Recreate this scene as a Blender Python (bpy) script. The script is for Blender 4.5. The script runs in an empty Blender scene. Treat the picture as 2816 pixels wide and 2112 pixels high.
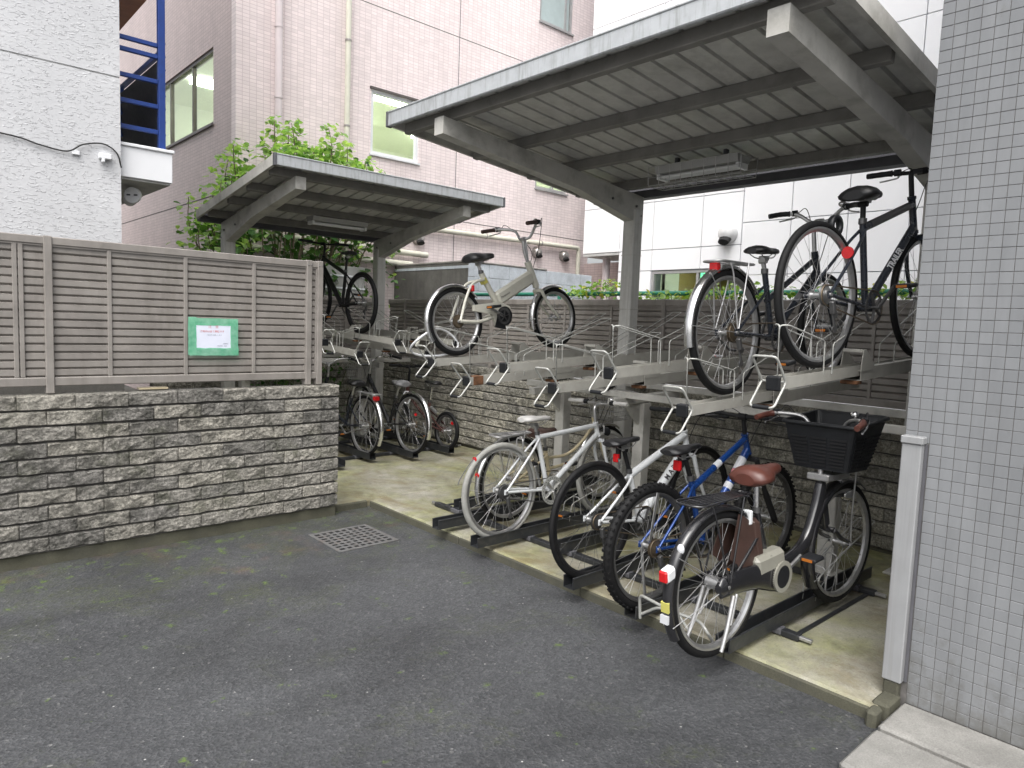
import bpy, math, random
from mathutils import Vector, Matrix, Quaternion

random.seed(11)
SC = bpy.context.scene
COL = SC.collection
R = math.radians

# ------------------------------------------------------------------ camera, world, sun, exposure
cam_d = bpy.data.cameras.new('camera')
cam = bpy.data.objects.new('camera', cam_d)
COL.objects.link(cam)
cam.location = (0, 0, 1.6)
cam.rotation_euler = (R(84.9525), R(-2.1616), R(-41.9448))
cam_d.lens = 24.494
cam_d.sensor_width = 36
cam_d.clip_start = .05
cam_d.clip_end = 1000
SC.camera = cam

world = bpy.data.worlds.new('World')
SC.world = world
world.use_nodes = True
wt = world.node_tree
for n in list(wt.nodes):
    wt.nodes.remove(n)
SUN_EL, SUN_AZ = 58, 232          # azimuth of the sun, degrees, counted as the sky texture does
sky = wt.nodes.new('ShaderNodeTexSky')
sky.sky_type = 'NISHITA'
sky.sun_disc = False
sky.sun_elevation = R(SUN_EL)
sky.sun_rotation = R(SUN_AZ)
sky.air_density = 1.0
sky.dust_density = 6.0
sky.ozone_density = 1.0
hs = wt.nodes.new('ShaderNodeHueSaturation')     # an overcast sky has lost nearly all its blue
hs.inputs['Saturation'].default_value = .22
bg = wt.nodes.new('ShaderNodeBackground')
bg.inputs['Strength'].default_value = .15
wo = wt.nodes.new('ShaderNodeOutputWorld')
wt.links.new(sky.outputs[0], hs.inputs['Color'])
wt.links.new(hs.outputs[0], bg.inputs['Color'])
wt.links.new(bg.outputs[0], wo.inputs['Surface'])

sun_d = bpy.data.lights.new('sun', 'SUN')
sun_d.energy = .9
sun_d.angle = R(70)
sun_d.color = (1, .985, .96)
sun = bpy.data.objects.new('sun', sun_d)
COL.objects.link(sun)
# sky texture: sun_rotation counts clockwise from +Y seen from above
sd = Vector((math.sin(R(SUN_AZ)) * math.cos(R(SUN_EL)), math.cos(R(SUN_AZ)) * math.cos(R(SUN_EL)), math.sin(R(SUN_EL))))
sun.rotation_euler = sd.to_track_quat('Z', 'Y').to_euler()

SC.view_settings.view_transform = 'Standard'
SC.view_settings.look = 'None'
SC.view_settings.gamma = 1
SC.view_settings.exposure = .98
SC.view_settings.use_curve_mapping = False
SC.render.engine = 'CYCLES'
SC.cycles.use_denoising = True
SC.cycles.max_bounces = 8
SC.cycles.transparent_max_bounces = 16

# ------------------------------------------------------------------ materials
MATS = {}


def ramp(nt, fac, stops):
    r = nt.nodes.new('ShaderNodeValToRGB')
    el = r.color_ramp.elements
    while len(el) < len(stops):
        el.new(.5)
    for e, (p, c) in zip(el, stops):
        e.position = p
        e.color = (c, c, c, 1) if not isinstance(c, tuple) else (*c, 1)
    nt.links.new(fac, r.inputs[0])
    return r.outputs[0]


def mixc(nt, fac, a, b, mode='MIX'):
    m = nt.nodes.new('ShaderNodeMix')
    m.data_type = 'RGBA'
    m.blend_type = mode
    for s, v in ((m.inputs[0], fac), (m.inputs[6], a), (m.inputs[7], b)):
        if hasattr(v, 'is_linked') or hasattr(v, 'links'):
            nt.links.new(v, s)
        elif isinstance(v, tuple):
            s.default_value = (*v, 1)
        else:
            s.default_value = v
    return m.outputs[2]


def noise(nt, vec, scale, detail=4, rough=.55, dist=0):
    n = nt.nodes.new('ShaderNodeTexNoise')
    n.inputs['Scale'].default_value = scale
    n.inputs['Detail'].default_value = detail
    n.inputs['Roughness'].default_value = rough
    n.inputs['Distortion'].default_value = dist
    nt.links.new(vec, n.inputs['Vector'])
    return n.outputs[0]


def math_n(nt, op, a, b=0.):
    m = nt.nodes.new('ShaderNodeMath')
    m.operation = op
    for s, v in ((m.inputs[0], a), (m.inputs[1], b)):
        if hasattr(v, 'links'):
            nt.links.new(v, s)
        else:
            s.default_value = v
    return m.outputs[0]


def scalev(nt, vec, s):
    m = nt.nodes.new('ShaderNodeMapping')
    m.inputs['Scale'].default_value = s
    nt.links.new(vec, m.inputs['Vector'])
    return m.outputs[0]


def bump(nt, h, dist, strength=1., normal=None):
    b = nt.nodes.new('ShaderNodeBump')
    b.inputs['Distance'].default_value = dist
    b.inputs['Strength'].default_value = strength
    nt.links.new(h, b.inputs['Height'])
    if normal is not None:
        nt.links.new(normal, b.inputs['Normal'])
    return b.outputs[0]


def start(name, rough=.5, metal=0., spec=.5):
    m = bpy.data.materials.new(name)
    m.use_nodes = True
    nt = m.node_tree
    p = nt.nodes['Principled BSDF']
    p.inputs['Roughness'].default_value = rough
    p.inputs['Metallic'].default_value = metal
    p.inputs['Specular IOR Level'].default_value = spec
    g = nt.nodes.new('ShaderNodeNewGeometry')
    return m, nt, p, g.outputs['Position']


def mat(name, color, rough=.5, metal=0., var=.12, vscale=9, grain=0., gscale=300, gdist=.0006, dirt=None, dscale=5, damt=.5, rvar=.12, coat=0, spec=.5):
    """painted metal, plastic, rubber ...: base colour, slight mottling, wear patches, fine grain"""
    if name in MATS:
        return MATS[name]
    m, nt, p, pos = start(name, rough, metal, spec)
    n1 = noise(nt, pos, vscale, 5, .6)
    dark = tuple(c * (1 - var * 1.6) for c in color)
    lite = tuple(min(1, c * (1 + var)) for c in color)
    c = ramp(nt, n1, [(.3, dark), (.7, lite)])
    if dirt:
        n2 = noise(nt, pos, dscale, 8, .7, .3)
        f = ramp(nt, n2, [(.55 - .12 * damt, 0.), (.78, min(1., damt + .25))])
        c = mixc(nt, f, c, dirt)
    nt.links.new(c, p.inputs['Base Color'])
    n3 = noise(nt, pos, vscale * 2.3, 4, .6)
    rr = nt.nodes.new('ShaderNodeMapRange')
    rr.inputs['To Min'].default_value = max(.03, rough - rvar)
    rr.inputs['To Max'].default_value = min(1, rough + rvar)
    nt.links.new(n3, rr.inputs['Value'])
    nt.links.new(rr.outputs[0], p.inputs['Roughness'])
    if grain:
        nt.links.new(bump(nt, noise(nt, pos, gscale, 3), gdist, grain), p.inputs['Normal'])
    if coat:
        p.inputs['Coat Weight'].default_value = coat
        p.inputs['Coat Roughness'].default_value = .12
    MATS[name] = m
    return m


def mat_stone(name, base=(.33, .325, .31), moss=.25, dark=.6):
    m, nt, p, pos = start(name, .92, 0, .25)
    big = noise(nt, scalev(nt, pos, (1, 1, .6)), 2.4, 6, .65, .4)
    mid = noise(nt, pos, 14, 8, .72, .3)
    fine = noise(nt, pos, 75, 7, .78)
    oi = nt.nodes.new('ShaderNodeObjectInfo')
    c = ramp(nt, fine, [(.3, tuple(b * .42 for b in base)), (.5, base), (.68, tuple(min(1, b * 1.75) for b in base))])
    per = ramp(nt, oi.outputs['Random'], [(0., (.74, .74, .75)), (.6, (1., .99, .96)), (1., (1.22, 1.2, 1.14))])
    c = mixc(nt, 1., c, per, 'MULTIPLY')
    st = ramp(nt, mid, [(.42, 0.), (.58, dark)])
    st2 = ramp(nt, big, [(.36, .15), (.54, 1.)])
    c = mixc(nt, math_n(nt, 'MULTIPLY', st, st2), c, (.03, .032, .026))
    ms = ramp(nt, noise(nt, pos, 3.1, 7, .72), [(.54, 0.), (.72, moss)])
    c = mixc(nt, math_n(nt, 'MULTIPLY', ms, ramp(nt, mid, [(.4, .3), (.6, 1.)])), c, (.075, .09, .035))
    nt.links.new(c, p.inputs['Base Color'])
    v = nt.nodes.new('ShaderNodeTexVoronoi')
    v.inputs['Scale'].default_value = 34
    nt.links.new(scalev(nt, pos, (1, 1, 1.3)), v.inputs['Vector'])
    h = math_n(nt, 'ADD', noise(nt, pos, 38, 9, .78, .6), math_n(nt, 'MULTIPLY', v.outputs['Distance'], .45))
    nt.links.new(bump(nt, h, .035, 1.), p.inputs['Normal'])
    MATS[name] = m
    return m


def mat_asphalt():
    m, nt, p, pos = start('asphalt', .55, 0, .5)
    v = nt.nodes.new('ShaderNodeTexVoronoi')
    v.inputs['Scale'].default_value = 88
    nt.links.new(pos, v.inputs['Vector'])
    cell = ramp(nt, v.outputs['Color'], [(0., (.036, .038, .041)), (.5, (.057, .059, .063)), (.88, (.08, .082, .086)), (.96, (.13, .13, .13)), (1., (.27, .27, .265))])
    big = noise(nt, pos, 1.3, 6, .65)
    c = mixc(nt, 1., cell, ramp(nt, noise(nt, scalev(nt, pos, (.5, .9, 1)), 1.1, 7, .7, .6), [(.34, .68), (.6, 1.12)]), 'MULTIPLY')
    # pale flecks of exposed aggregate
    v2 = nt.nodes.new('ShaderNodeTexVoronoi')
    v2.inputs['Scale'].default_value = 34
    nt.links.new(pos, v2.inputs['Vector'])
    fl = ramp(nt, v2.outputs['Distance'], [(.1, 1.), (.16, 0.)])
    pick = ramp(nt, v2.outputs['Color'], [(.86, 0.), (.88, .85)])
    c = mixc(nt, math_n(nt, 'MULTIPLY', fl, pick), c, (.45, .45, .44))
    # moss: strong along the stone wall and the slab's edge, thin spots elsewhere
    sep = nt.nodes.new('ShaderNodeSeparateXYZ')
    nt.links.new(pos, sep.inputs[0])
    yb = nt.nodes.new('ShaderNodeMapRange')
    yb.inputs['From Min'].default_value = 3.3
    yb.inputs['From Max'].default_value = 5.0
    yb.inputs['To Min'].default_value = 0.
    yb.inputs['To Max'].default_value = .16
    nt.links.new(sep.outputs[1], yb.inputs['Value'])
    mo = math_n(nt, 'ADD', noise(nt, pos, 2.1, 9, .72, .5), yb.outputs[0])
    mf = ramp(nt, mo, [(.55, 0.), (.72, .6)])
    mfine = ramp(nt, noise(nt, pos, 38, 7, .75), [(.42, .0), (.58, 1.)])
    mcol = ramp(nt, noise(nt, pos, 9, 4), [(.3, (.05, .055, .024)), (.7, (.085, .105, .025))])
    c = mixc(nt, math_n(nt, 'MULTIPLY', mf, mfine), c, mcol)
    sp = ramp(nt, math_n(nt, 'ADD', noise(nt, pos, 7.5, 5, .6), math_n(nt, 'MULTIPLY', yb.outputs[0], .45)), [(.645, 0.), (.69, .95)])
    c = mixc(nt, math_n(nt, 'MULTIPLY', sp, mfine), c, (.1, .15, .035))
    # rusty earth stain near the wall foot
    br = ramp(nt, math_n(nt, 'ADD', noise(nt, pos, 1.7, 5, .6), yb.outputs[0]), [(.68, 0.), (.8, .4)])
    c = mixc(nt, br, c, (.15, .085, .06))
    nt.links.new(c, p.inputs['Base Color'])
    nt.links.new(ramp(nt, big, [(.3, .36), (.7, .68)]), p.inputs['Roughness'])
    h = math_n(nt, 'ADD', v.outputs['Distance'], math_n(nt, 'MULTIPLY', noise(nt, pos, 60, 6, .7), 1.2))
    nt.links.new(bump(nt, h, .0045, .7), p.inputs['Normal'])
    MATS['asphalt'] = m
    return m


def mat_slab():
    m, nt, p, pos = start('mossy_concrete', .8, 0, .3)
    base = ramp(nt, noise(nt, pos, 3.2, 9, .7), [(.3, (.2, .19, .15)), (.7, (.38, .365, .31))])
    fine = ramp(nt, noise(nt, pos, 120, 4, .7), [(.3, .82), (.7, 1.12)])
    c = mixc(nt, 1., base, fine, 'MULTIPLY')
    g = ramp(nt, noise(nt, pos, 1.25, 7, .66, .4), [(.42, 0.), (.66, .85)])
    c = mixc(nt, g, c, ramp(nt, noise(nt, pos, 14, 5), [(.3, (.13, .14, .045)), (.7, (.33, .34, .14))]))
    br = ramp(nt, noise(nt, scalev(nt, pos, (1.6, .8, 1)), 1.9, 7, .7, .8), [(.48, 0.), (.66, .75)])
    c = mixc(nt, br, c, (.17, .135, .07))
    gr = ramp(nt, noise(nt, pos, 55, 6, .8), [(.56, 0.), (.66, .5)])
    c = mixc(nt, gr, c, (.09, .085, .06))
    dk = ramp(nt, noise(nt, pos, 6, 9, .78), [(.5, 0.), (.68, .6)])
    c = mixc(nt, dk, c, (.12, .115, .08))
    nt.links.new(c, p.inputs['Base Color'])
    nt.links.new(bump(nt, noise(nt, pos, 70, 7, .7), .004, .6), p.inputs['Normal'])
    MATS['mossy_concrete'] = m
    return m


def mat_concrete(name, col=(.4, .39, .37), stain=.5, streak=True, rough=.85):
    m, nt, p, pos = start(name, rough, 0, .3)
    c = ramp(nt, noise(nt, pos, 4, 9, .7), [(.3, tuple(x * .72 for x in col)), (.7, tuple(min(1, x * 1.2) for x in col))])
    c = mixc(nt, 1., c, ramp(nt, noise(nt, pos, 150, 3, .7), [(.3, .8), (.7, 1.15)]), 'MULTIPLY')
    v = scalev(nt, pos, (5, 5, .6)) if streak else pos
    s = ramp(nt, noise(nt, v, 1.8, 7, .7), [(.5, 0.), (.74, stain)])
    c = mixc(nt, s, c, (.06, .06, .055))
    nt.links.new(c, p.inputs['Base Color'])
    nt.links.new(bump(nt, noise(nt, pos, 60, 7, .7), .004, .5), p.inputs['Normal'])
    MATS[name] = m
    return m


def mat_stucco():
    m, nt, p, pos = start('white_stucco', .75, 0, .3)
    c = ramp(nt, noise(nt, pos, 1.6, 6, .65), [(.3, (.54, .545, .56)), (.7, (.62, .625, .64))])
    st = ramp(nt, noise(nt, scalev(nt, pos, (7, 7, .5)), 1.0, 6, .6), [(.55, 0.), (.8, .25)])
    c = mixc(nt, st, c, (.45, .45, .46))
    nt.links.new(c, p.inputs['Base Color'])
    rot = nt.nodes.new('ShaderNodeMapping')
    rot.inputs['Rotation'].default_value = (0, R(24), 0)
    rot.inputs['Scale'].default_value = (1, 1, 2.6)
    nt.links.new(pos, rot.inputs['Vector'])
    n1 = noise(nt, rot.outputs[0], 24, 3, .5, .9)
    worm = ramp(nt, n1, [(.56, 0.), (.63, 1.)])
    h = math_n(nt, 'ADD', worm, math_n(nt, 'MULTIPLY', noise(nt, pos, 60, 5, .6), .35))
    nt.links.new(bump(nt, h, .0052, .75), p.inputs['Normal'])
    MATS['white_stucco'] = m
    return m


def mat_tilewall(name, axis, tile, mortar, bw=.1, bh=.05, gap=.0035):
    """small glazed wall tiles with real-size joints; axis = the wall's horizontal axis (0: X, 1: Y)"""
    m, nt, p, pos = start(name, .38, 0, .45)
    sep = nt.nodes.new('ShaderNodeSeparateXYZ')
    nt.links.new(pos, sep.inputs[0])
    cmb = nt.nodes.new('ShaderNodeCombineXYZ')
    nt.links.new(sep.outputs[axis], cmb.inputs[0])
    nt.links.new(sep.outputs[2], cmb.inputs[1])
    b = nt.nodes.new('ShaderNodeTexBrick')
    b.offset = 0
    b.inputs['Scale'].default_value = 1
    b.inputs['Brick Width'].default_value = bw
    b.inputs['Row Height'].default_value = bh
    b.inputs['Mortar Size'].default_value = gap
    b.inputs['Mortar Smooth'].default_value = .1
    b.inputs['Bias'].default_value = 0
    b.inputs['Color1'].default_value = (*[t * .93 for t in tile], 1)
    b.inputs['Color2'].default_value = (*[min(1, t * 1.05) for t in tile], 1)
    b.inputs['Mortar'].default_value = (*mortar, 1)
    nt.links.new(cmb.outputs[0], b.inputs['Vector'])
    c = mixc(nt, 1., b.outputs['Color'], ramp(nt, noise(nt, scalev(nt, pos, (2, 2, .4)), .8, 6, .6), [(.3, .9), (.7, 1.06)]), 'MULTIPLY')
    nt.links.new(c, p.inputs['Base Color'])
    inv = math_n(nt, 'SUBTRACT', 1., b.outputs['Fac'])
    nt.links.new(bump(nt, inv, .003, .7), p.inputs['Normal'])
    MATS[name] = m
    return m


def mat_leaf(name, a, b, trans=.35):
    m, nt, p, pos = start(name, .45, 0, .4)
    oi = nt.nodes.new('ShaderNodeNewGeometry')
    c = ramp(nt, oi.outputs['Random Per Island'], [(0., a), (1., b)])
    c = mixc(nt, 1., c, ramp(nt, noise(nt, pos, 30, 3), [(.3, .8), (.7, 1.15)]), 'MULTIPLY')
    nt.links.new(c, p.inputs['Base Color'])
    tr = nt.nodes.new('ShaderNodeBsdfTranslucent')
    nt.links.new(mixc(nt, 1., c, (1.5, 1.6, .7), 'MULTIPLY'), tr.inputs['Color'])
    mx = nt.nodes.new('ShaderNodeMixShader')
    mx.inputs[0].default_value = trans
    nt.links.new(p.outputs[0], mx.inputs[1])
    nt.links.new(tr.outputs[0], mx.inputs[2])
    nt.links.new(mx.outputs[0], nt.nodes['Material Output'].inputs[0])
    MATS[name] = m
    return m


def mat_glass(name, tint=(1, 1, 1), refl=.12):
    m = bpy.data.materials.new(name)
    m.use_nodes = True
    nt = m.node_tree
    for n in list(nt.nodes):
        nt.nodes.remove(n)
    o = nt.nodes.new('ShaderNodeOutputMaterial')
    t = nt.nodes.new('ShaderNodeBsdfTransparent')
    t.inputs[0].default_value = (*tint, 1)
    g = nt.nodes.new('ShaderNodeBsdfGlossy')
    g.inputs['Roughness'].default_value = .03
    lw = nt.nodes.new('ShaderNodeLayerWeight')
    lw.inputs[0].default_value = .5
    pw = math_n(nt, 'POWER', lw.outputs['Facing'], 4.)
    fr = math_n(nt, 'ADD', math_n(nt, 'MULTIPLY', pw, .6), .04)
    x = nt.nodes.new('ShaderNodeMixShader')
    nt.links.new(fr, x.inputs[0])
    nt.links.new(t.outputs[0], x.inputs[1])
    nt.links.new(g.outputs[0], x.inputs[2])
    nt.links.new(x.outputs[0], o.inputs[0])
    MATS[name] = m
    return m


def mat_emit(name, col, s):
    m, nt, p, pos = start(name, .5)
    p.inputs['Base Color'].default_value = (*col, 1)
    p.inputs['Emission Color'].default_value = (*col, 1)
    p.inputs['Emission Strength'].default_value = s
    MATS[name] = m
    return m


# ------------------------------------------------------------------ mesh helpers
class MB:
    """collects shapes and links them as ONE mesh object"""

    def __init__(s):
        s.v, s.f, s.sm, s.mi, s.m = [], [], [], [], 0

    def add(s, vs, fs, smooth=False):
        o = len(s.v)
        s.v += [tuple(v) for v in vs]
        for f in fs:
            s.f.append(tuple(i + o for i in f))
            s.sm.append(smooth)
            s.mi.append(s.m)
        return s

    def obox(s, c, ax, ay, az, b=0.):
        """oriented box, half-axis vectors ax, ay, az; chamfer b"""
        c, ax, ay, az = map(Vector, (c, ax, ay, az))
        if b <= 0:
            vs = [c + i * ax + j * ay + k * az for i in (-1, 1) for j in (-1, 1) for k in (-1, 1)]
            return s.add(vs, [(0, 1, 3, 2), (4, 6, 7, 5), (0, 4, 5, 1), (2, 3, 7, 6), (0, 2, 6, 4), (1, 5, 7, 3)])
        A = (ax, ay, az)
        L = [a.length for a in A]
        b = min(b, min(L) * .9)
        k = [1 - b / l for l in L]
        vs, idx = [], {}
        for i in (-1, 1):
            for j in (-1, 1):
                for q in (-1, 1):
                    sg = (i, j, q)
                    for d in range(3):       # vertex lying on the face of axis d
                        t = [k[e] if e != d else 1 for e in range(3)]
                        idx[(sg, d)] = len(vs)
                        vs.append(c + ax * sg[0] * t[0] + ay * sg[1] * t[1] + az * sg[2] * t[2])
        fs = []

        def quad(l):
            p = [vs[x] for x in l]
            n = (p[1] - p[0]).cross(p[2] - p[0])
            m = sum(p, Vector()) / len(p) - c
            fs.append(tuple(l) if n.dot(m) > 0 else tuple(reversed(l)))
        for d in range(3):
            e, g = [x for x in range(3) if x != d]
            for sg in (-1, 1):
                l = []
                for (u, w) in ((-1, -1), (1, -1), (1, 1), (-1, 1)):
                    t = [0, 0, 0]
                    t[d], t[e], t[g] = sg, u, w
                    l.append(idx[(tuple(t), d)])
                quad(l)
        for d in range(3):                   # edges running along axis d
            e, g = [x for x in range(3) if x != d]
            for u in (-1, 1):
                for w in (-1, 1):
                    t0, t1 = [0] * 3, [0] * 3
                    t0[d], t0[e], t0[g] = -1, u, w
                    t1[d], t1[e], t1[g] = 1, u, w
                    quad([idx[(tuple(t0), e)], idx[(tuple(t1), e)], idx[(tuple(t1), g)], idx[(tuple(t0), g)]])
        for i in (-1, 1):
            for j in (-1, 1):
                for q in (-1, 1):
                    quad([idx[((i, j, q), d)] for d in range(3)])
        return s.add(vs, fs)

    def box(s, x0, y0, z0, x1, y1, z1, b=0.):
        return s.obox(((x0 + x1) / 2, (y0 + y1) / 2, (z0 + z1) / 2), ((x1 - x0) / 2, 0, 0), (0, (y1 - y0) / 2, 0), (0, 0, (z1 - z0) / 2), b)

    def beam(s, p, q, w, h, up=(0, 0, 1), b=0.):
        p, q, up = Vector(p), Vector(q), Vector(up)
        d = q - p
        side = d.cross(up).normalized()
        u = side.cross(d).normalized()
        return s.obox((p + q) / 2, d / 2, side * w / 2, u * h / 2, b)

    def tube(s, pts, r, n=8, closed=False, cap=True, smooth=True, sq=1., up=None):
        pts = [Vector(p) for p in pts]
        m = len(pts)
        rs = r if isinstance(r, (list, tuple)) else [r] * m
        tang = []
        for i in range(m):
            if closed:
                t = pts[(i + 1) % m] - pts[i - 1]
            else:
                t = pts[min(i + 1, m - 1)] - pts[max(i - 1, 0)]
            if t.length < 1e-9:
                t = tang[-1] if tang else Vector((0, 0, 1))
            tang.append(t.normalized())
        a = Vector(up) if up else (Vector((0, 0, 1)) if abs(tang[0].z) < .9 else Vector((1, 0, 0)))
        nrm = (a - tang[0] * a.dot(tang[0])).normalized()
        vs = []
        for i in range(m):
            if i:
                q = tang[i - 1].rotation_difference(tang[i])
                nrm = (q @ nrm)
                nrm = (nrm - tang[i] * nrm.dot(tang[i])).normalized()
            bn = tang[i].cross(nrm)
            for k in range(n):
                an = 2 * math.pi * k / n
                vs.append(pts[i] + (nrm * math.cos(an) * sq + bn * math.sin(an)) * rs[i])
        fs = []
        for i in range(m if closed else m - 1):
            j = (i + 1) % m
            for k in range(n):
                fs.append((i * n + k, i * n + (k + 1) % n, j * n + (k + 1) % n, j * n + k))
        s.add(vs, fs, smooth)
        if cap and not closed:
            s.add([vs[k] for k in range(n)], [tuple(reversed(range(n)))])
            s.add([vs[(m - 1) * n + k] for k in range(n)], [tuple(range(n))])
        return s

    def cyl(s, p, q, r, n=12, r2=None):
        return s.tube([p, q], [r, r if r2 is None else r2], n)

    def arc_loft(s, c, sec, a0=0., a1=2 * math.pi, n=48, smooth=True):
        """closed section [(radius, y)] swept round the y axis through c = (x, y, z); angle 0 is +x, 90 deg is +z"""
        full = abs(a1 - a0 - 2 * math.pi) < 1e-6
        m = n if full else n + 1
        k = len(sec)
        vs = []
        for i in range(m):
            a = a0 + (a1 - a0) * i / n
            for (r, y) in sec:
                vs.append((c[0] + r * math.cos(a), c[1] + y, c[2] + r * math.sin(a)))
        fs = []
        for i in range(n):
            j = (i + 1) % m
            for e in range(k):
                fs.append((i * k + e, j * k + e, j * k + (e + 1) % k, i * k + (e + 1) % k))
        s.add(vs, fs, smooth)
        if not full:
            s.add(vs[:k], [tuple(range(k))])
            s.add(vs[-k:], [tuple(reversed(range(k)))])
        return s

    def loft(s, rings, smooth=True, cap=True):
        k = len(rings[0])
        vs = [v for r in rings for v in r]
        fs = []
        for i in range(len(rings) - 1):
            for e in range(k):
                fs.append((i * k + e, i * k + (e + 1) % k, (i + 1) * k + (e + 1) % k, (i + 1) * k + e))
        s.add(vs, fs, smooth)
        if cap:
            s.add(rings[0], [tuple(reversed(range(k)))], smooth)
            s.add(rings[-1], [tuple(range(k))], smooth)
        return s

    def prism(s, poly, off):
        """poly: 3d points in a plane, pushed along off"""
        off = Vector(off)
        a = [Vector(p) for p in poly]
        k = len(a)
        vs = a + [p + off for p in a]
        return s.add(vs, [tuple(reversed(range(k))), tuple(range(k, 2 * k))] + [(i, (i + 1) % k, k + (i + 1) % k, k + i) for i in range(k)])

    def sphere(s, c, r, n=12, m=8, sc=(1, 1, 1)):
        vs = []
        for i in range(m + 1):
            t = math.pi * i / m
            for k in range(n):
                a = 2 * math.pi * k / n
                vs.append((c[0] + r * sc[0] * math.sin(t) * math.cos(a), c[1] + r * sc[1] * math.sin(t) * math.sin(a), c[2] + r * sc[2] * math.cos(t)))
        fs = [(i * n + k, (i + 1) * n + k, (i + 1) * n + (k + 1) % n, i * n + (k + 1) % n) for i in range(m) for k in range(n)]
        return s.add(vs, fs, True)

    def mesh(s, name, mats):
        me = bpy.data.meshes.new(name)
        me.from_pydata(s.v, [], s.f)
        me.polygons.foreach_set('use_smooth', s.sm)
        mats = mats if isinstance(mats, (list, tuple)) else [mats]
        for mt in mats:
            me.materials.append(MATS[mt] if isinstance(mt, str) else mt)
        if len(mats) > 1:
            me.polygons.foreach_set('material_index', s.mi)
        me.update()
        return me

    def build(s, name, mats, parent=None, kind=None):
        return put(name, s.mesh(name, mats), parent, kind)


def put(name, me, parent=None, kind=None):
    o = bpy.data.objects.new(name, me)
    COL.objects.link(o)
    if parent is not None:
        o.parent = parent
    if kind:
        o['kind'] = kind
    return o


def empty(name, loc=(0, 0, 0), rot=None, parent=None):
    o = bpy.data.objects.new(name, None)
    o.empty_display_size = .1
    COL.objects.link(o)
    o.location = loc
    if rot is not None:
        o.rotation_euler = rot
    if parent is not None:
        o.parent = parent
    return o


def tag(o, label, cat, group=None):
    o['label'] = label
    o['category'] = cat
    if group:
        o['group'] = group
    return o


def copy_tree(o, parent=None):
    c = o.copy()
    COL.objects.link(c)
    c.parent = parent
    for ch in list(o.children):
        copy_tree(ch, c)
    return c


def crv(pts, k=6):
    """smooth curve (Catmull-Rom) through the points"""
    P = [Vector(p) for p in pts]
    P = [P[0] * 2 - P[1]] + P + [P[-1] * 2 - P[-2]]
    out = []
    for i in range(1, len(P) - 2):
        a, b, c, d = P[i - 1:i + 3]
        for j in range(k):
            t = j / k
            out.append(.5 * ((2 * b) + (c - a) * t + (2 * a - 5 * b + 4 * c - d) * t * t + (3 * b - a - 3 * c + d) * t ** 3))
    out.append(P[-2])
    return out


def fillet(pts, r=.03, k=5, closed=False):
    """polyline with its corners rounded, for bent rod"""
    P = [Vector(p) for p in pts]
    out = []
    n = len(P)
    for i, p in enumerate(P):
        if not closed and i in (0, n - 1):
            out.append(p)
            continue
        a, b = P[i - 1], P[(i + 1) % n]
        u, w = (a - p), (b - p)
        d = min(r, u.length * .45, w.length * .45)
        u, w = p + u.normalized() * d, p + w.normalized() * d
        for j in range(k + 1):
            t = j / k
            out.append(u * (1 - t) ** 2 + p * 2 * t * (1 - t) + w * t * t)
    return out


def text(name, body, size, loc, xdir, ydir, m, parent=None, extrude=.0004, align='CENTER', bold=0.):
    cu = bpy.data.curves.new(name, 'FONT')
    cu.body = body
    cu.size = size
    cu.align_x = align
    cu.align_y = 'CENTER'
    cu.extrude = extrude
    cu.offset = bold
    cu.resolution_u = 3
    cu.materials.append(MATS[m])
    tmp = bpy.data.objects.new(name, cu)
    COL.objects.link(tmp)
    dg = bpy.context.evaluated_depsgraph_get()
    me = bpy.data.meshes.new_from_object(tmp.evaluated_get(dg))
    bpy.data.objects.remove(tmp)
    me.name = name
    o = bpy.data.objects.new(name, me)
    COL.objects.link(o)
    x, y = Vector(xdir).normalized(), Vector(ydir)
    y = (y - x * y.dot(x)).normalized()
    z = x.cross(y)
    M = Matrix((x, y, z)).transposed().to_4x4()
    M.translation = Vector(loc)
    if parent is not None:
        o.parent = parent
    o.matrix_local = M
    return o


# ------------------------------------------------------------------ palette
mat_stone('split_stone', (.37, .355, .325), .55, .66)
mat_stone('dark_split_stone', (.42, .405, .355), .5, .6)
mat_asphalt()
mat_slab()
mat_concrete('plinth_concrete', (.085, .083, .06), .8, False)
mat_concrete('pale_concrete', (.24, .235, .22), .5, False)
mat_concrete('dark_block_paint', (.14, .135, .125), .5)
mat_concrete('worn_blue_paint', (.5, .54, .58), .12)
mat_concrete('grey_soffit', (.5, .5, .49), .15, False)
mat_concrete('cap_concrete', (.26, .25, .23), .6, False)
mat_stucco()
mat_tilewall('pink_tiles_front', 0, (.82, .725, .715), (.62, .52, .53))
mat_tilewall('pink_tiles_shaded', 1, (.56, .46, .445), (.37, .29, .285))  # front-wall tiles again, with the side's shade mixed into tile and joint colour
mat('tile_grout', (.125, .118, .112), .9, 0, .2, 30)
mat('taupe_metal', (.255, .235, .215), .45, 0, .1, 7, .15, dirt=(.12, .11, .1), dscale=4, damt=.25)
mat('cover_grey', (.27, .275, .28), .45, 0, .05, 6)
mat('post_steel', (.56, .555, .53), .45, 0, .06, 5, .1, dirt=(.3, .28, .25), dscale=5, damt=.25)
mat('beige_steel', (.345, .338, .305), .45, 0, .08, 8, .15, dirt=(.2, .18, .15), dscale=6, damt=.3)
mat('shed_steel', (.5, .49, .455), .5, 0, .1, 6, .15, dirt=(.16, .15, .13), dscale=5, damt=.35)
mat('purlin_steel', (.2, .193, .178), .55, 0, .12, 6, .1, dirt=(.08, .07, .06), dscale=7, damt=.3)
mat('fascia_alu', (.47, .49, .505), .4, .15, .06, 12, dirt=(.3, .31, .31), dscale=14, damt=.25)
mat('roof_sheet', (.62, .615, .585), .45, .1, .12, 6, dirt=(.16, .15, .12), dscale=3, damt=.4)
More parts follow.
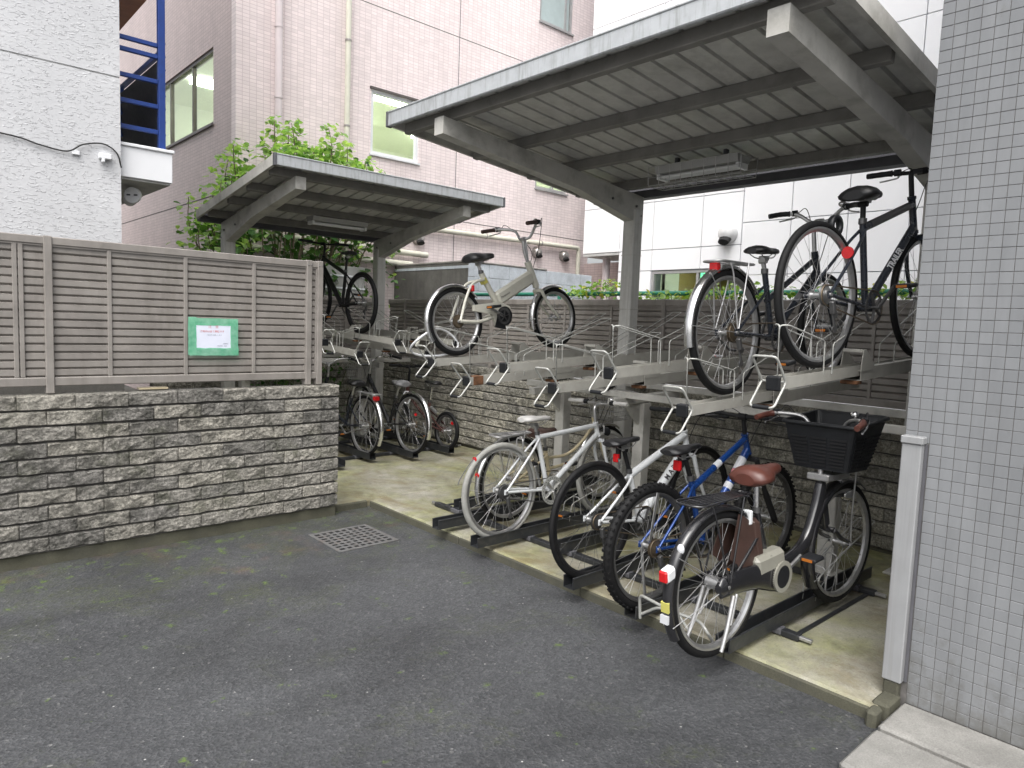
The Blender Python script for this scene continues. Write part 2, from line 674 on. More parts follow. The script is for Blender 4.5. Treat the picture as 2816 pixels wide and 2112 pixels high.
mat('dark_cap', (.09, .09, .1), .6, 0, .1)
mat('rail_dark', (.026, .028, .031), .42, .1, .15, 9, .15, dirt=(.1, .095, .085), dscale=12, damt=.3)
mat('rod_white', (.39, .395, .37), .35, .2, .08, 20, dirt=(.3, .2, .12), dscale=24, damt=.12)
mat('zinc', (.5, .5, .5), .38, .8, .1, 20, dirt=(.2, .16, .12), dscale=18, damt=.25)
mat('chrome', (.72, .72, .72), .2, 1., .06, 15, dirt=(.25, .22, .19), dscale=22, damt=.2)
mat('alloy', (.55, .55, .55), .33, .9, .08, 15, dirt=(.2, .19, .17), dscale=22, damt=.25)
mat('dark_alloy', (.12, .12, .12), .4, .7, .15, 15)
mat('worn_steel', (.17, .135, .095), .5, .7, .25, 25, dirt=(.06, .04, .028), dscale=25, damt=.5)
mat('rusty', (.16, .075, .035), .8, .2, .35, 30, .4, 120, .002)
mat('tyre_rubber', (.0085, .0085, .009), .62, 0, .2, 20, .3, 250, .0012, dirt=(.03, .028, .024), dscale=9, damt=.1, spec=.22)
mat('grey_tyre', (.27, .27, .25), .8, 0, .12, 15, .3, 250, .001, dirt=(.2, .19, .17), dscale=8, damt=.35)
mat('black_plastic', (.012, .013, .015), .45, 0, .15, 14, .2, 200, .0005, spec=.35)
mat('black_gloss', (.012, .012, .014), .22, 0, .1, 8, coat=.6, dirt=(.07, .065, .06), dscale=10, damt=.12)
mat('matt_black', (.01, .01, .011), .55, 0, .15, 10, spec=.3)
mat('navy_black', (.017, .021, .03), .28, .1, .1, 8, coat=.4, dirt=(.06, .055, .05), dscale=11, damt=.15)
mat('blue_paint', (.008, .05, .22), .25, .35, .15, 6, coat=.6, dirt=(.03, .03, .035), dscale=12, damt=.15)
mat('white_paint', (.6, .62, .63), .3, 0, .04, 6, coat=.3, dirt=(.33, .32, .3), dscale=14, damt=.15)
mat('ivory_paint', (.54, .53, .46), .32, 0, .05, 6, coat=.3, dirt=(.3, .27, .22), dscale=12, damt=.2)
mat('cream_paint', (.58, .5, .33), .38, 0, .08, 8, coat=.2, dirt=(.25, .18, .1), dscale=12, damt=.2)
mat('wine_paint', (.1, .045, .04), .35, .2, .12, 8, coat=.4)
mat('brown_leather', (.085, .028, .02), .38, 0, .15, 12, .2, 150, .0008)
mat('dark_brown', (.055, .03, .024), .5, 0, .15, 12, .2, 150, .0008)
mat('black_vinyl', (.012, .012, .013), .42, 0, .12, 16, .25, 160, .0008)
mat('grey_vinyl', (.17, .17, .175), .5, 0, .12, 16, .2, 160, .0008)
mat('white_vinyl', (.55, .54, .52), .5, 0, .06, 16, .2, 160, .0006)
mat('red_lens', (.5, .012, .015), .15, 0, .1, 30)
mat('orange_lens', (.4, .13, .02), .2, 0, .1, 30)
mat('clear_plastic', (.6, .61, .62), .2, 0, .05, 30)
mat('cable_black', (.015, .015, .015), .5, 0, .1)
mat('sticker_yellow', (.5, .47, .12), .5, 0, .06)
mat('sticker_white', (.55, .56, .58), .5, 0, .04)
mat('letter_white', (.6, .61, .62), .45, 0, .05)
mat('letter_dark', (.03, .03, .035), .5, 0, .05)
mat('letter_red', (.6, .24, .26), .6, 0, .1)
mat('letter_grey', (.22, .23, .3), .6, 0, .1)
mat('paper', (.7, .73, .84), .6, 0, .03, 12)
mat('ivory_pipe', (.66, .65, .55), .45, 0, .05, 4, dirt=(.4, .38, .32), dscale=5, damt=.2)
mat('pinkish_pipe', (.72, .64, .65), .45, 0, .04, 4)
mat('white_panel', (.88, .885, .9), .35, 0, .015, 2)
mat('dome_white', (.7, .7, .7), .4, 0, .03)
mat('panel_gap', (.3, .33, .37), .8, 0, .1)
mat('steel_vent', (.45, .43, .41), .3, .8, .1, 20)
mat('vent_dark', (.012, .012, .012), .8, 0, .1)
mat('window_frame_white', (.72, .74, .76), .4, 0, .03)
mat('window_frame_bronze', (.12, .105, .1), .4, .4, .08)
mat('window_frame_grey', (.42, .42, .42), .4, .3, .08)
mat('blue_steel', (.012, .045, .22), .4, 0, .12, 8, dirt=(.01, .02, .06), dscale=8, damt=.3)
mat('dark_louver', (.02, .021, .028), .6, 0, .15)
mat('orange_soffit', (.22, .09, .05), .6, 0, .1)
mat('white_wall_paint', (.76, .77, .79), .6, 0, .03, 3)
mat('green_rail', (.03, .19, .13), .4, 0, .1, 8)
mat('bark', (.2, .16, .11), .85, 0, .2, 30, .4, 90, .003)
mat('green_stem', (.12, .15, .05), .6, 0, .2, 30)
mat('iron_grate', (.2, .2, .2), .55, .5, .12, 20, .3, 120, .001, dirt=(.2, .13, .09), dscale=14, damt=.35)
mat('pit_shade_black', (.006, .006, .006), .8, 0, .1)
mat('room_cream', (.8, .805, .71), .8, 0, .03)
mat('room_yellow', (.42, .3, .1), .8, 0, .05)
mat('frosted_grey', (.42, .5, .5), .35, 0, .04)
mat_leaf('leaf_bright', (.19, .35, .11), (.42, .56, .24), .5)
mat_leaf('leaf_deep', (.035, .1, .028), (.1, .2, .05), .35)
mat_leaf('leaf_vine', (.12, .24, .05), (.3, .42, .12), .4)
mat_leaf('leaf_yellow', (.38, .38, .06), (.5, .46, .1), .35)
mat_glass('window_glass', (.9, .96, .9))
mat_emit('ceiling_lamp', (.95, 1., .88), 9)
mat_emit('exit_sign', (.15, .8, .4), 1.2)


def mat_grey_tile():
    m, nt, p, pos = start('grey_tile', .3, 0, .45)
    oi = nt.nodes.new('ShaderNodeObjectInfo')
    g = nt.nodes.new('ShaderNodeNewGeometry')
    r = math_n(nt, 'FRACT', math_n(nt, 'ADD', oi.outputs['Random'], g.outputs['Random Per Island']))
    c = ramp(nt, r, [(0., (.198, .205, .213)), (.5, (.207, .214, .222)), (.93, (.215, .222, .23)), (1., (.188, .194, .2))])
    c = mixc(nt, 1., c, ramp(nt, noise(nt, scalev(nt, pos, (3, 3, .5)), 1.4, 7, .7), [(.35, .84), (.65, 1.06)]), 'MULTIPLY')
    sep = nt.nodes.new('ShaderNodeSeparateXYZ')
    nt.links.new(pos, sep.inputs[0])
    low = nt.nodes.new('ShaderNodeMapRange')          # splashed dirt on the lowest courses
    low.inputs['From Min'].default_value = .0
    low.inputs['From Max'].default_value = .5
    low.inputs['To Min'].default_value = .3
    low.inputs['To Max'].default_value = 0.
    nt.links.new(sep.outputs[2], low.inputs['Value'])
    d = ramp(nt, math_n(nt, 'ADD', noise(nt, pos, 9, 7, .75), low.outputs[0]), [(.62, 0.), (.85, .6)])
    c = mixc(nt, d, c, (.1, .095, .08))
    nt.links.new(c, p.inputs['Base Color'])
    nt.links.new(ramp(nt, r, [(0., .22), (1., .42)]), p.inputs['Roughness'])
    MATS['grey_tile'] = m


mat_grey_tile()
mat('case_grey', (.24, .235, .2), .4, 0, .06, 9, dirt=(.15, .14, .12), dscale=9, damt=.2)
mat('tube_lamp', (.75, .76, .76), .35, 0, .03)
mat('lamp_reflector', (.36, .36, .35), .4, .1, .06, dirt=(.3, .29, .26), dscale=9, damt=.3)


def mat_tape():
    m, nt, p, pos = start('green_tape', .3, 0, .5)
    c = ramp(nt, noise(nt, pos, 18, 5, .6), [(.3, (.13, .47, .29)), (.7, (.32, .64, .47))])
    nt.links.new(c, p.inputs['Base Color'])
    nt.links.new(bump(nt, noise(nt, scalev(nt, pos, (1, 1, 4)), 40, 4), .002, .5), p.inputs['Normal'])
    t = nt.nodes.new('ShaderNodeBsdfTransparent')
    t.inputs[0].default_value = (.45, .95, .65, 1)
    x = nt.nodes.new('ShaderNodeMixShader')
    x.inputs[0].default_value = .32
    nt.links.new(p.outputs[0], x.inputs[1])
    nt.links.new(t.outputs[0], x.inputs[2])
    nt.links.new(x.outputs[0], nt.nodes['Material Output'].inputs[0])
    MATS['green_tape'] = m


mat_tape()


def streaks(name, v, amt, col, scale=1.):
    """rain streaks running down a finished material"""
    nt = MATS[name].node_tree
    p = nt.nodes['Principled BSDF']
    src = p.inputs['Base Color'].links[0].from_socket
    g = nt.nodes.new('ShaderNodeNewGeometry')
    f = ramp(nt, noise(nt, scalev(nt, g.outputs['Position'], v), scale, 5, .65), [(.5, 0.), (.68, amt)])
    nt.links.new(mixc(nt, f, src, col), p.inputs['Base Color'])


streaks('fascia_alu', (34, 34, 3.5), .55, (.2, .2, .19))
streaks('post_steel', (22, 22, .8), .4, (.26, .24, .2))
streaks('shed_steel', (5, 5, 5), .45, (.24, .23, .2))
streaks('taupe_metal', (9, 9, 1.2), .35, (.13, .115, .1))
streaks('cover_grey', (30, 30, .9), .3, (.14, .13, .12))
streaks('pink_tiles_front', (2.2, 2.2, .12), .2, (.5, .43, .42))

# ================================================================== THE SETTING
# ground: one asphalt sheet to the horizon, concrete slab under the racks, kerb-like aprons
MB().add([(-150, -150, 0), (150, -150, 0), (150, 150, 0), (-150, 150, 0)], [(0, 1, 2, 3)]).build('ground_asphalt', 'asphalt', kind='structure')
slab = MB()
for y0, y1 in ((1.0, 2.35), (2.358, 3.5), (3.508, 5.09)):
    slab.box(3.03, y0, -.1, 5.3, y1, .06, .012)
slab.box(.4, 5.098, -.1, 5.3, 8.6, .06, .012)
slab.build('rack_pavement', 'mossy_concrete', kind='structure')
edge = MB()
for y0, y1 in ((1.0, 1.71), (1.714, 2.66), (2.665, 3.84), (3.845, 5.07)):   # mossy nosing of the slab
    d = random.uniform(-.004, .004)
    edge.box(3.012 + d, y0, -.05, 3.031 + d, y1, .052, .006)
edge.box(2.69, 5.075, -.05, 3.0, 5.104, .057, .01)
edge.build('pavement_edge', 'plinth_concrete', kind='structure')
ap = empty('apron', (0, 0, 0))
ap['kind'] = 'structure'
for i, (x0, x1) in enumerate(((2.925, 3.205), (2.56, 2.9))):
    for y0, y1 in ((.37, .965), (-.24, .36), (-.85, -.25), (-2.4, -.86)):
        MB().box(x0, y0, -.08, x1, y1, .045 - .004 * i, .012).build('paving_slab', 'pale_concrete', ap)
MB().box(2.56, -2.4, -.08, 3.2, .96, .018).build('slab_bed', 'plinth_concrete', ap)
b_ = MB()
b_.box(3.05, .97, -.05, 3.2, 1.04, .075, .012)
b_.box(2.96, .985, -.05, 3.04, 1.03, .068, .012)
b_.build('broken_kerb', 'plinth_concrete', kind='structure')


# ---- split-face block walls
def rough_block(name, l, h, d, seed, rough_end=0):
    rnd = random.Random(seed)
    nx, nz = max(5, int(l / .032)), 5
    us = [0, .008 / l] + [.008 / l + (1 - .016 / l) * i / (nx - 2) for i in range(1, nx - 2)] + [1 - .008 / l, 1]
    ws = [0, .07, .36, .64, .9, 1]
    mb = MB()
    g = []
    ph = [rnd.uniform(0, 6.28) for _ in range(4)]
    for j in range(nz + 1):
        for i in range(nx + 1):
            x, z = -l / 2 + l * us[i], -h / 2 + h * ws[j]
            ex, ez = min(i, nx - i), min(j, nz - j)
            if ez == 0:
                y = -.002 if j == 0 else -.008
            elif ex == 0:
                y = -.0125
            else:
                y = -.017 - .005 * math.sin(x * 23 + ph[0]) * math.cos(z * 30 + ph[1]) - rnd.uniform(-.003, .006)
                z += rnd.uniform(-.004, .004)
                x += rnd.uniform(-.004, .004) * (ex > 1)
            g.append((x, y, z))
    fs = []
    for j in range(nz):
        for i in range(nx):
            a = j * (nx + 1) + i
            q = (a, a + 1, a + nx + 2, a + nx + 1)
            fs += [(q[0], q[1], q[2]), (q[0], q[2], q[3])] if rnd.random() < .5 else [(q[0], q[1], q[3]), (q[1], q[2], q[3])]
    mb.add(g, fs)
    W_ = nx + 1
    rim = [i for i in range(W_)] + [j * W_ + nx for j in range(1, nz + 1)] + [nz * W_ + i for i in range(nx - 1, -1, -1)] + [j * W_ for j in range(nz - 1, 0, -1)]
    vs = [g[i] for i in rim]
    bk = [(x, d, z) for (x, y, z) in vs]
    k = len(vs)
    mb.add(vs + bk, [(i, k + i, k + (i + 1) % k, (i + 1) % k) for i in range(k)])
    if rough_end:
        # the exposed end of the wall: a second split face
        g2 = []
        n2 = 4
        for j in range(nz + 1):
            for i in range(n2 + 1):
                y, z = .004 + (d - .004) * i / n2, -h / 2 + h * j / nz
                e = min(i, n2 - i, 1) * min(j, nz - j, 1)
                g2.append((l / 2 + (.012 + rnd.uniform(-.003, .01) if e else .001), y, z))
        mb.add(g2, [(j * (n2 + 1) + i, j * (n2 + 1) + i + 1, (j + 1) * (n2 + 1) + i + 1, (j + 1) * (n2 + 1) + i) for j in range(nz) for i in range(n2)])
    return mb


def stone_wall(name, label, origin, rotz, length, courses, z0, pitch, mt, depth=.15, bl=.3, end_rough=True, seed=0):
    """origin: start of the outer face; local x runs along the wall, local y into it"""
    root = empty(name, origin, (0, 0, rotz))
    tag(root, label, 'wall', 'split stone block walls')
    h = pitch - .011
    full = [rough_block('stone', bl - .003, h, depth * .8, seed + s).mesh('stone', mt) for s in range(7)]
    half = [rough_block('stone', bl / 2 - .003, h, depth * .8, seed + 20 + s).mesh('stone', mt) for s in range(3)]
    endf = [rough_block('stone', bl - .003, h, depth, seed + 30 + s, 1).mesh('stone', mt) for s in range(3)]
    endh = [rough_block('stone', bl / 2 - .003, h, depth, seed + 40 + s, 1).mesh('stone', mt) for s in range(3)]
    rnd = random.Random(seed + 5)
    for c in range(courses):
        z = z0 + pitch * (c + .5)
        x = length
        first = True
        while x > .02:
            if first:
                l = bl if c % 2 else bl / 2
                me = rnd.choice((endf if c % 2 else endh) if end_rough else (full if c % 2 else half))
            else:
                l = bl
                me = rnd.choice(full)
                if x < bl * .75:
                    l = bl / 2
                    me = rnd.choice(half)
            o = put('stone', me, root)
            o.location = (x - l / 2, rnd.uniform(-.003, .003), z + rnd.uniform(-.0015, .0015))
            o.rotation_euler = (0, rnd.uniform(-.004, .004), 0)
            x -= l
            first = False
    top = z0 + pitch * courses
    MB().box(-.02, .012, 0, length - .012, depth - .01, top - .012).build('mortar_core', 'tile_grout', root)
    MB().box(-.02, .006, -.02, length - .004, depth, z0 - .006, .006).build('plinth', 'plinth_concrete', root)
    return root


stone_wall('stone_wall', 'weathered grey split stone block wall on the left under the louvred fence with the notice', (-.66, 5.0, 0), 0, 3.33, 10, .085, .0975, 'split_stone', seed=1)
stone_wall('stone_wall', 'long dark split stone block wall behind the rack of upper trays', (5.26, 8.56, 0), -math.pi / 2, 7.5, 10, .09, .0975, 'dark_split_stone', seed=100, end_rough=False)
stone_wall('stone_wall', 'shaded split stone block wall behind the small shed at the far end', (2.3, 8.56, 0), 0, 2.95, 10, .09, .0975, 'dark_split_stone', seed=200, end_rough=False)


# ---- louvred metal fences
def slat_mesh(l):
    prof = [(.016, 0), (0, .011), (0, .044), (.016, .05), (.019, .05), (.019, .047), (.0035, .0415), (.0035, .013), (.019, .003), (.019, 0)]
    return MB().prism([(0, y, z) for y, z in prof], (l, 0, 0)).mesh('slat', 'taupe_metal')


def fence(name, label, origin, rotz, marks, z0, n, posts, foot, top_h=.05):
    """marks: positions of the mullions; slats run between them"""
    root = empty(name, origin, (0, 0, rotz))
    tag(root, label, 'fence', 'louvred metal fences')
    a, b = marks[0], marks[-1]
    zt = z0 + n * .05
    cache = {}
    for m0, m1 in zip(marks, marks[1:]):
        l = round(m1 - m0 - .02, 4)
        me = cache.setdefault(l, slat_mesh(l))
        for k in range(n):
            put('slat', me, root).location = (m0 + .01, .006, z0 + k * .05)
    for m in marks[1:-1]:
        if m not in posts:
            MB().box(m - .0125, -.006, z0 - .001, m + .0125, .04, zt + .001, .003).build('mullion', 'taupe_metal', root)
    tr = MB().box(a, -.012, zt + .001, b, .05, zt + top_h, .005)
    tr.box(a, -.005, zt - .008, b, .03, zt + .0005)
    tr.build('top_rail', 'taupe_metal', root)
    MB().box(a, -.01, z0 - .055, b, .048, z0 - .001, .005).build('bottom_rail', 'taupe_metal', root)
    for p in posts:
        MB().box(p - .022, -.022, foot, p + .022, .056, zt + top_h + .004, .004).build('post', 'taupe_metal', root)
    for p in posts[-2:]:
        s = MB()
        for q in (-.012, .012):
            s.cyl((p + q, -.0225, zt + .02), (p + q, -.027, zt + .02), .005, 8)
        s.build('screw', 'zinc', root)
    return root


fence('louvred_fence', 'taupe louvred metal fence on the left stone wall with the taped notice', (0, 5.05, 0), 0,
      [-.62, .0, .585, .615, .75, 1.08, 1.54, 2.01, 2.43, 2.5, 2.54], 1.16, 16, (-.3, .75, 2.43, 2.52), 1.06)
YB = 8.5
mk = [0, .42, 1.03, 1.63, 2.25, 2.86, 3.07, 3.42, 4.05, 4.67, 5.3, 5.92, 6.5, 7.05, 7.46]
fence('louvred_fence', 'long taupe louvred metal fence on the dark stone wall behind the upper trays', (5.3, YB, 0), -math.pi / 2, mk, 1.15, 13, (.42, 2.25, 4.67, 5.3, 7.05), 1.06, .06)
fence('louvred_fence', 'taupe louvred metal fence behind the small shed, under the leafy tree', (2.3, 8.62, 0), 0, [0, .6, 1.2, 1.8, 2.4, 2.93], 1.15, 13, (.6, 2.4), 1.06, .06)


# ---- the two cycle sheds
def shed(label, loc, rotz, y0, y1, depth, ze, slope, post_x, post_y, purl, beam_h=(.115, .2)):
    root = empty('cycle_shed', loc, (0, 0, rotz))
    tag(root, label, 'shed', 'flat roofed cycle sheds')
    zs = lambda x: ze - slope * x
    n = round((y1 - y0 - .04) / .15)
    p = (y1 - y0 - .04) / n
    prof = [(0, .034), (.008, .034), (.013, .0), (p - .013, 0), (p - .008, .034), (p, .034)]
    mb = MB()
    a = [(.02, y, zs(.02) + z) for y, z in prof]
    b = [(depth - .05, y, zs(depth - .05) + z) for y, z in prof]
    a2 = [(x, y, z + .0015) for x, y, z in a]
    b2 = [(x, y, z + .0015) for x, y, z in b]
    mb.loft([a + a2[::-1], b + b2[::-1]], False)
    me = mb.mesh('roof_panel', 'roof_sheet')
    for k in range(n):
        put('roof_panel', me, root).location = (0, y0 + .02 + k * p, 0)
    # front fascia with a folded lip, dark end caps, rake trims, rear gutter
    f = MB()
    f.box(-.02, y0 + .02, ze - .055, .012, y1 - .02, ze + .045, .006)
    f.box(-.026, y0 + .02, ze + .037, .02, y1 - .02, ze + .048, .003)
    f.build('fascia', 'fascia_alu', root)
    for y in (y0, y1 - .02):
        MB().box(-.027, y - .001, ze - .06, .018, y + .021, ze + .05, .004).build('end_cap', 'dark_cap', root)
    for y in (y0 + .002, y1 - .03):
        MB().prism([(.02, y, zs(.02) - .05), (depth, y, zs(depth) - .05), (depth, y, zs(depth) + .04), (.02, y, zs(.02) + .04)], (0, .028, 0)).build('rake_trim', 'shed_steel', root)
    g = MB().box(depth - .05, y0 + .03, zs(depth) - .075, depth + .05, y1 - .03, zs(depth) - .06)
    g.box(depth + .04, y0 + .03, zs(depth) - .06, depth + .05, y1 - .03, zs(depth) + .03)
    g.box(depth - .05, y0 + .03, zs(depth) - .06, depth - .04, y1 - .03, zs(depth) - .008)
    g.build('gutter', 'dark_cap', root)
    for x in purl:
        m = MB()
        m.obox((x, (y0 + y1) / 2, zs(x) - .04), (.024, 0, -.024 * slope), (0, (y1 - y0) / 2 - .05, 0), (.0375 * slope, 0, .0375), .004)
        m.build('purlin', 'purlin_steel', root)
    for y in post_y:
        w = .05
        q = lambda x, d: (x, y - w, zs(x) - .0785 - d)
        bm = MB()
        x0, x1 = purl[0] - .1, post_x + .07
        bm.prism([q(x0, .002), q(x0, beam_h[0]), q(post_x - .75, beam_h[0] + .025), q(post_x - .07, beam_h[1] + .03), q(x1, beam_h[1] + .03), q(x1, .002)][::-1], (0, 2 * w, 0))
        bm.build('beam', 'shed_steel', root)
        po = MB().box(post_x - .062, y - .062, .06, post_x + .062, y + .062, zs(post_x) - .2, .01)
        pst = po.build('post', 'post_steel', root)
        j = MB()
        for z in (1.0, 1.75, 2.22):
            j.box(post_x - .0635, y - .0635, z, post_x + .0635, y + .0635, z + .006)
        j.build('post_band', 'shed_steel', root)
        bo = MB()
        for x, z in ((post_x - .35, -.14), (post_x - .03, -.13), (post_x + .03, -.2)):
            for s_ in (-1, 1):
                bo.cyl((x, y + s_ * (w - .002), zs(x) + z - .05), (x, y + s_ * (w + .012), zs(x) + z - .05), .011, 6)
        bo.build('bolt', 'dark_alloy', root)
        MB().box(post_x - .1, y - .1, .06, post_x + .1, y + .1, .075, .004).build('base_plate', 'shed_steel', root)
    return root, zs


SHED_A, zsA = shed('large metal cycle shed roof on posts over the rack on the right', (2.77, 0, 0), 0, 1.3, 4.5, 2.27, 3.03, .1, 2.13, (1.535, 3.92), (.13, .77, 1.36, 1.97))
SHED_B, zsB = shed('small metal cycle shed roof at the far end in front of the tree', (5.22, 6.02, 0), math.pi / 2, 0, 2.66, 2.03, 2.94, .145, 1.9, (.44, 2.36), (.2, .72, 1.22, 1.78))


def lamp_fixture(label, loc, rotz, cage):
    root = empty('batten_lamp', loc, (0, 0, rotz))
    tag(root, label, 'lamp', 'unlit batten lamps under the shed roofs')
    L = .34
    m = MB().prism([(-.07, -L, 0), (.07, -L, 0), (.09, -L, .05), (-.09, -L, .05)], (0, 2 * L, 0))
    m.build('housing', 'lamp_reflector', root)
    for y in (-.2, .2):
        MB().box(-.02, y - .012, .05, .02, y + .012, .11, .002).build('bracket', 'dark_cap', root)
    MB().cyl((-.025, -L + .03, -.02), (-.025, L - .03, -.02), .014, 10).build('lamp_tube', 'tube_lamp', root)
    MB().cyl((.03, -L + .03, -.02), (.03, L - .03, -.02), .014, 10).build('lamp_tube', 'tube_lamp', root)
    for y in (-L + .015, L - .015):
        MB().box(-.06, y - .014, -.04, .06, y + .014, 0, .004).build('lamp_holder', 'tube_lamp', root)
    if cage:
        c = MB()
        for y in [-.38 + .095 * i for i in range(9)]:
            c.tube(fillet([(-.11, y, .05), (-.1, y, -.09), (.1, y, -.09), (.11, y, .05)], .02), .003, 4)
        for x, z in ((-.11, .045), (-.104, -.03), (-.1, -.088), (-.03, -.09), (.03, -.09), (.1, -.088), (.104, -.03), (.11, .045)):
            c.cyl((x, -.38, z), (x, .38, z), .003, 4)
        c.build('wire_guard', 'zinc', root)
    return root


lamp_fixture('unlit batten lamp in a wire guard under the large shed roof', (4.38, 2.92, 2.74), 0, True)
lamp_fixture('bare unlit batten lamp under the small far shed roof', (3.86, 7.3, 2.63), math.pi / 2, False)


# ---- buildings
def wall_grid(mb, axis, c0, c1, u0, u1, z0, z1, holes):
    """a wall slab between c0 and c1 (thickness) with rectangular holes (ua, ub, za, zb)"""
    us = sorted({u0, u1, *[h[0] for h in holes], *[h[1] for h in holes]})
    zz = sorted({z0, z1, *[h[2] for h in holes], *[h[3] for h in holes]})
    for a, b in zip(us, us[1:]):
        run = []
        for c, d in zip(zz, zz[1:]):
            if any(h[0] <= a and b <= h[1] and h[2] <= c and d <= h[3] for h in holes):
                continue
            if run and abs(run[-1][1] - c) < 1e-9:
                run[-1][1] = d
            else:
                run.append([c, d])
        for c, d in run:
            if axis == 0:
                mb.box(a, c0, c, b, c1, d)
            else:
                mb.box(c0, a, c, c1, b, d)


PX, PY = 3.711, 10.0
pink = empty('tiled_building', (PX, PY, 0))
tag(pink, 'pink tiled office building behind the small shed, with lit windows', 'building')


def loc_(mb, name, m, parent, ref=(PX, PY, 0)):
    o = mb.build(name, m, parent)
    o.data.transform(Matrix.Translation((-ref[0], -ref[1], -ref[2])))
    return o


fw = [(5.83, 6.74, 4.19, 5.18), (9.45, 10.33, 4.21, 5.2), (9.4, 10.3, 7.3, 8.35)]
sw = [(10.88, 14.2, 4.35, 5.45)]
m = MB()
wall_grid(m, 0, PY, PY + .16, PX, 11.05, 0, 9.6, fw)
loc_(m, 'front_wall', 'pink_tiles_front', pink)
m = MB()
wall_grid(m, 1, PX, PX + .16, PY + .1605, 19, 0, 9.6, sw)
loc_(m, 'side_wall', 'pink_tiles_shaded', pink)
loc_(MB().box(11.049 - .16, PY + .1605, 0, 11.049, 19, 9.6), 'end_wall', 'pink_tiles_shaded', pink)
loc_(MB().box(PX + .01, PY + .01, 9.6, 11.04, 19, 9.75), 'roof', 'grey_soffit', pink)
loc_(MB().box(10.95, 8.0, 0, 11.048, PY - .003, 2.88), 'rear_wing', 'pink_tiles_shaded', pink)
m = MB()
for z in (3.345, 6.45):
    m.box(PX - .002, PY - .002, z - .006, 11.051, PY + .004, z + .006)
m.box(7.524, PY - .0025, 0, 7.536, PY + .004, 9.6)
m.box(PX - .0025, PY - .001, 3.305, PX + .004, 19, 3.32)
loc_(m, 'sealant_joint', 'tile_grout', pink)
# lit office behind the windows: ceiling, walls, floor and ceiling lamps
m = MB()
m.box(PX + .17, PY + .17, 5.62, 10.85, 15, 5.66)
m.box(PX + .17, 15, 3.4, 10.85, 15.04, 5.66)
m.box(10.85, PY + .17, 3.4, 10.88, 15, 5.66)
m.box(PX + .17, PY + .17, 3.36, 10.85, 15, 3.4)
loc_(m, 'office_room', 'room_cream', pink)
m = MB()
for x in (4.7, 6.9, 9.3):
    for y in (11.4, 13.1):
        m.box(x - .6, y - .11, 5.53, x + .6, y + .11, 5.619)
loc_(m, 'ceiling_lamp', 'ceiling_lamp', pink)


def window(parent, axis, c, u0, u1, z0, z1, bars, frame, ref, glass='window_glass', fwid=.05, lintel=None):
    fr = MB()
    A = (lambda a, b, d0, d1, za, zb: fr.box(a, c + d0, za, b, c + d1, zb)) if axis == 0 else (lambda a, b, d0, d1, za, zb: fr.box(c + d0, a, za, c + d1, b, zb))
    A(u0 + .001, u0 + fwid, .02, .09, z0 + .001, z1 - .001)
    A(u1 - fwid, u1 - .001, .02, .09, z0 + .001, z1 - .001)
    A(u0 + fwid, u1 - fwid, .02, .09, z0 + .001, z0 + fwid)
    A(u0 + fwid, u1 - fwid, .02, .09, z1 - fwid, z1 - .001)
    for b in bars:
        A(b - .022, b + .022, .025, .085, z0 + fwid, z1 - fwid)
    A(u0 - .02, u1 + .02, -.035, .019, z0 - .03, z0 - .001)
    w = loc_(fr, 'window', frame, parent, ref)
    edges = [u0 + fwid] + sorted(bars) + [u1 - fwid]
    for a, b in zip(edges, edges[1:]):
        p = MB()
        if axis == 0:
            p.box(a + .02, c + .05, z0 + fwid, b - .02, c + .056, z1 - fwid)
        else:
            p.box(c + .05, a + .02, z0 + fwid, c + .056, b - .02, z1 - fwid)
        loc_(p, 'pane', glass, w, ref)
    return w


ref = (PX, PY, 0)
window(pink, 0, PY, *fw[0], [], 'window_frame_white', ref)
window(pink, 0, PY, *fw[1], [9.95], 'window_frame_grey', ref)
window(pink, 0, PY, *fw[2], [10.12], 'window_frame_grey', ref, glass='frosted_grey')
window(pink, 1, PX, *sw[0], [11.88, 13.02], 'window_frame_bronze', ref)
m = MB().box(5.8, PY - .03, 5.181, 6.78, PY + .03, 5.215)
loc_(m, 'lintel_trim', 'window_frame_bronze', pink)


def pipe(name, label, pts, r, mt, clips=()):
    o = empty(name, pts[0])
    tag(o, label, 'pipe')
    mb = MB().tube(fillet(pts, .07, 4), r, 12)
    q = mb.build('pipe_run', mt, o)
    q.data.transform(Matrix.Translation(-Vector(pts[0])))
    c = MB()
    for (p, d) in clips:
        p, d = Vector(p), Vector(d)
        c.cyl(p - d * .012, p + d * .012, r + .008, 12)
        c.box(p.x - .012, p.y, p.z - .012, p.x + .012, PY, p.z + .012)
    if clips:
        k = c.build('pipe_clip', 'steel_vent' if mt == 'ivory_pipe' else mt, o)
        k.data.transform(Matrix.Translation(-Vector(pts[0])))
    return o


zc = (0, 0, 1)
pipe('drain_pipe', 'pale pink vertical downpipe on the pink tiled facade', [(4.28, PY - .09, 0), (4.28, PY - .09, 9.6)], .052, 'pinkish_pipe', [((4.28, PY - .09, z), zc) for z in (2.8, 4.66, 5.63, 7)])
pipe('drain_pipe', 'ivory vertical downpipe left of the white framed lit window', [(5.37, PY - .08, 0), (5.37, PY - .08, 9.6)], .042, 'ivory_pipe', [((5.37, PY - .08, z), zc) for z in (3.1, 4.5, 5.76, 7.2)])
xc = (1, 0, 0)
pipe('wall_pipe', 'ivory pipe running along the pink wall above the round vents and turning down', [(5.9, PY - .08, 3.12), (10.68, PY - .08, 3.17), (10.68, PY - .08, 1.2)], .045, 'ivory_pipe', [((x, PY - .08, 3.12 + (x - 5.9) * .0105), xc) for x in (6.8, 8.2, 9.6)])
pipe('wall_pipe', 'lowest ivory pipe on the pink wall behind the tree', [(3.25, PY - .1, 2.52), (6.6, PY - .1, 2.5)], .05, 'ivory_pipe')
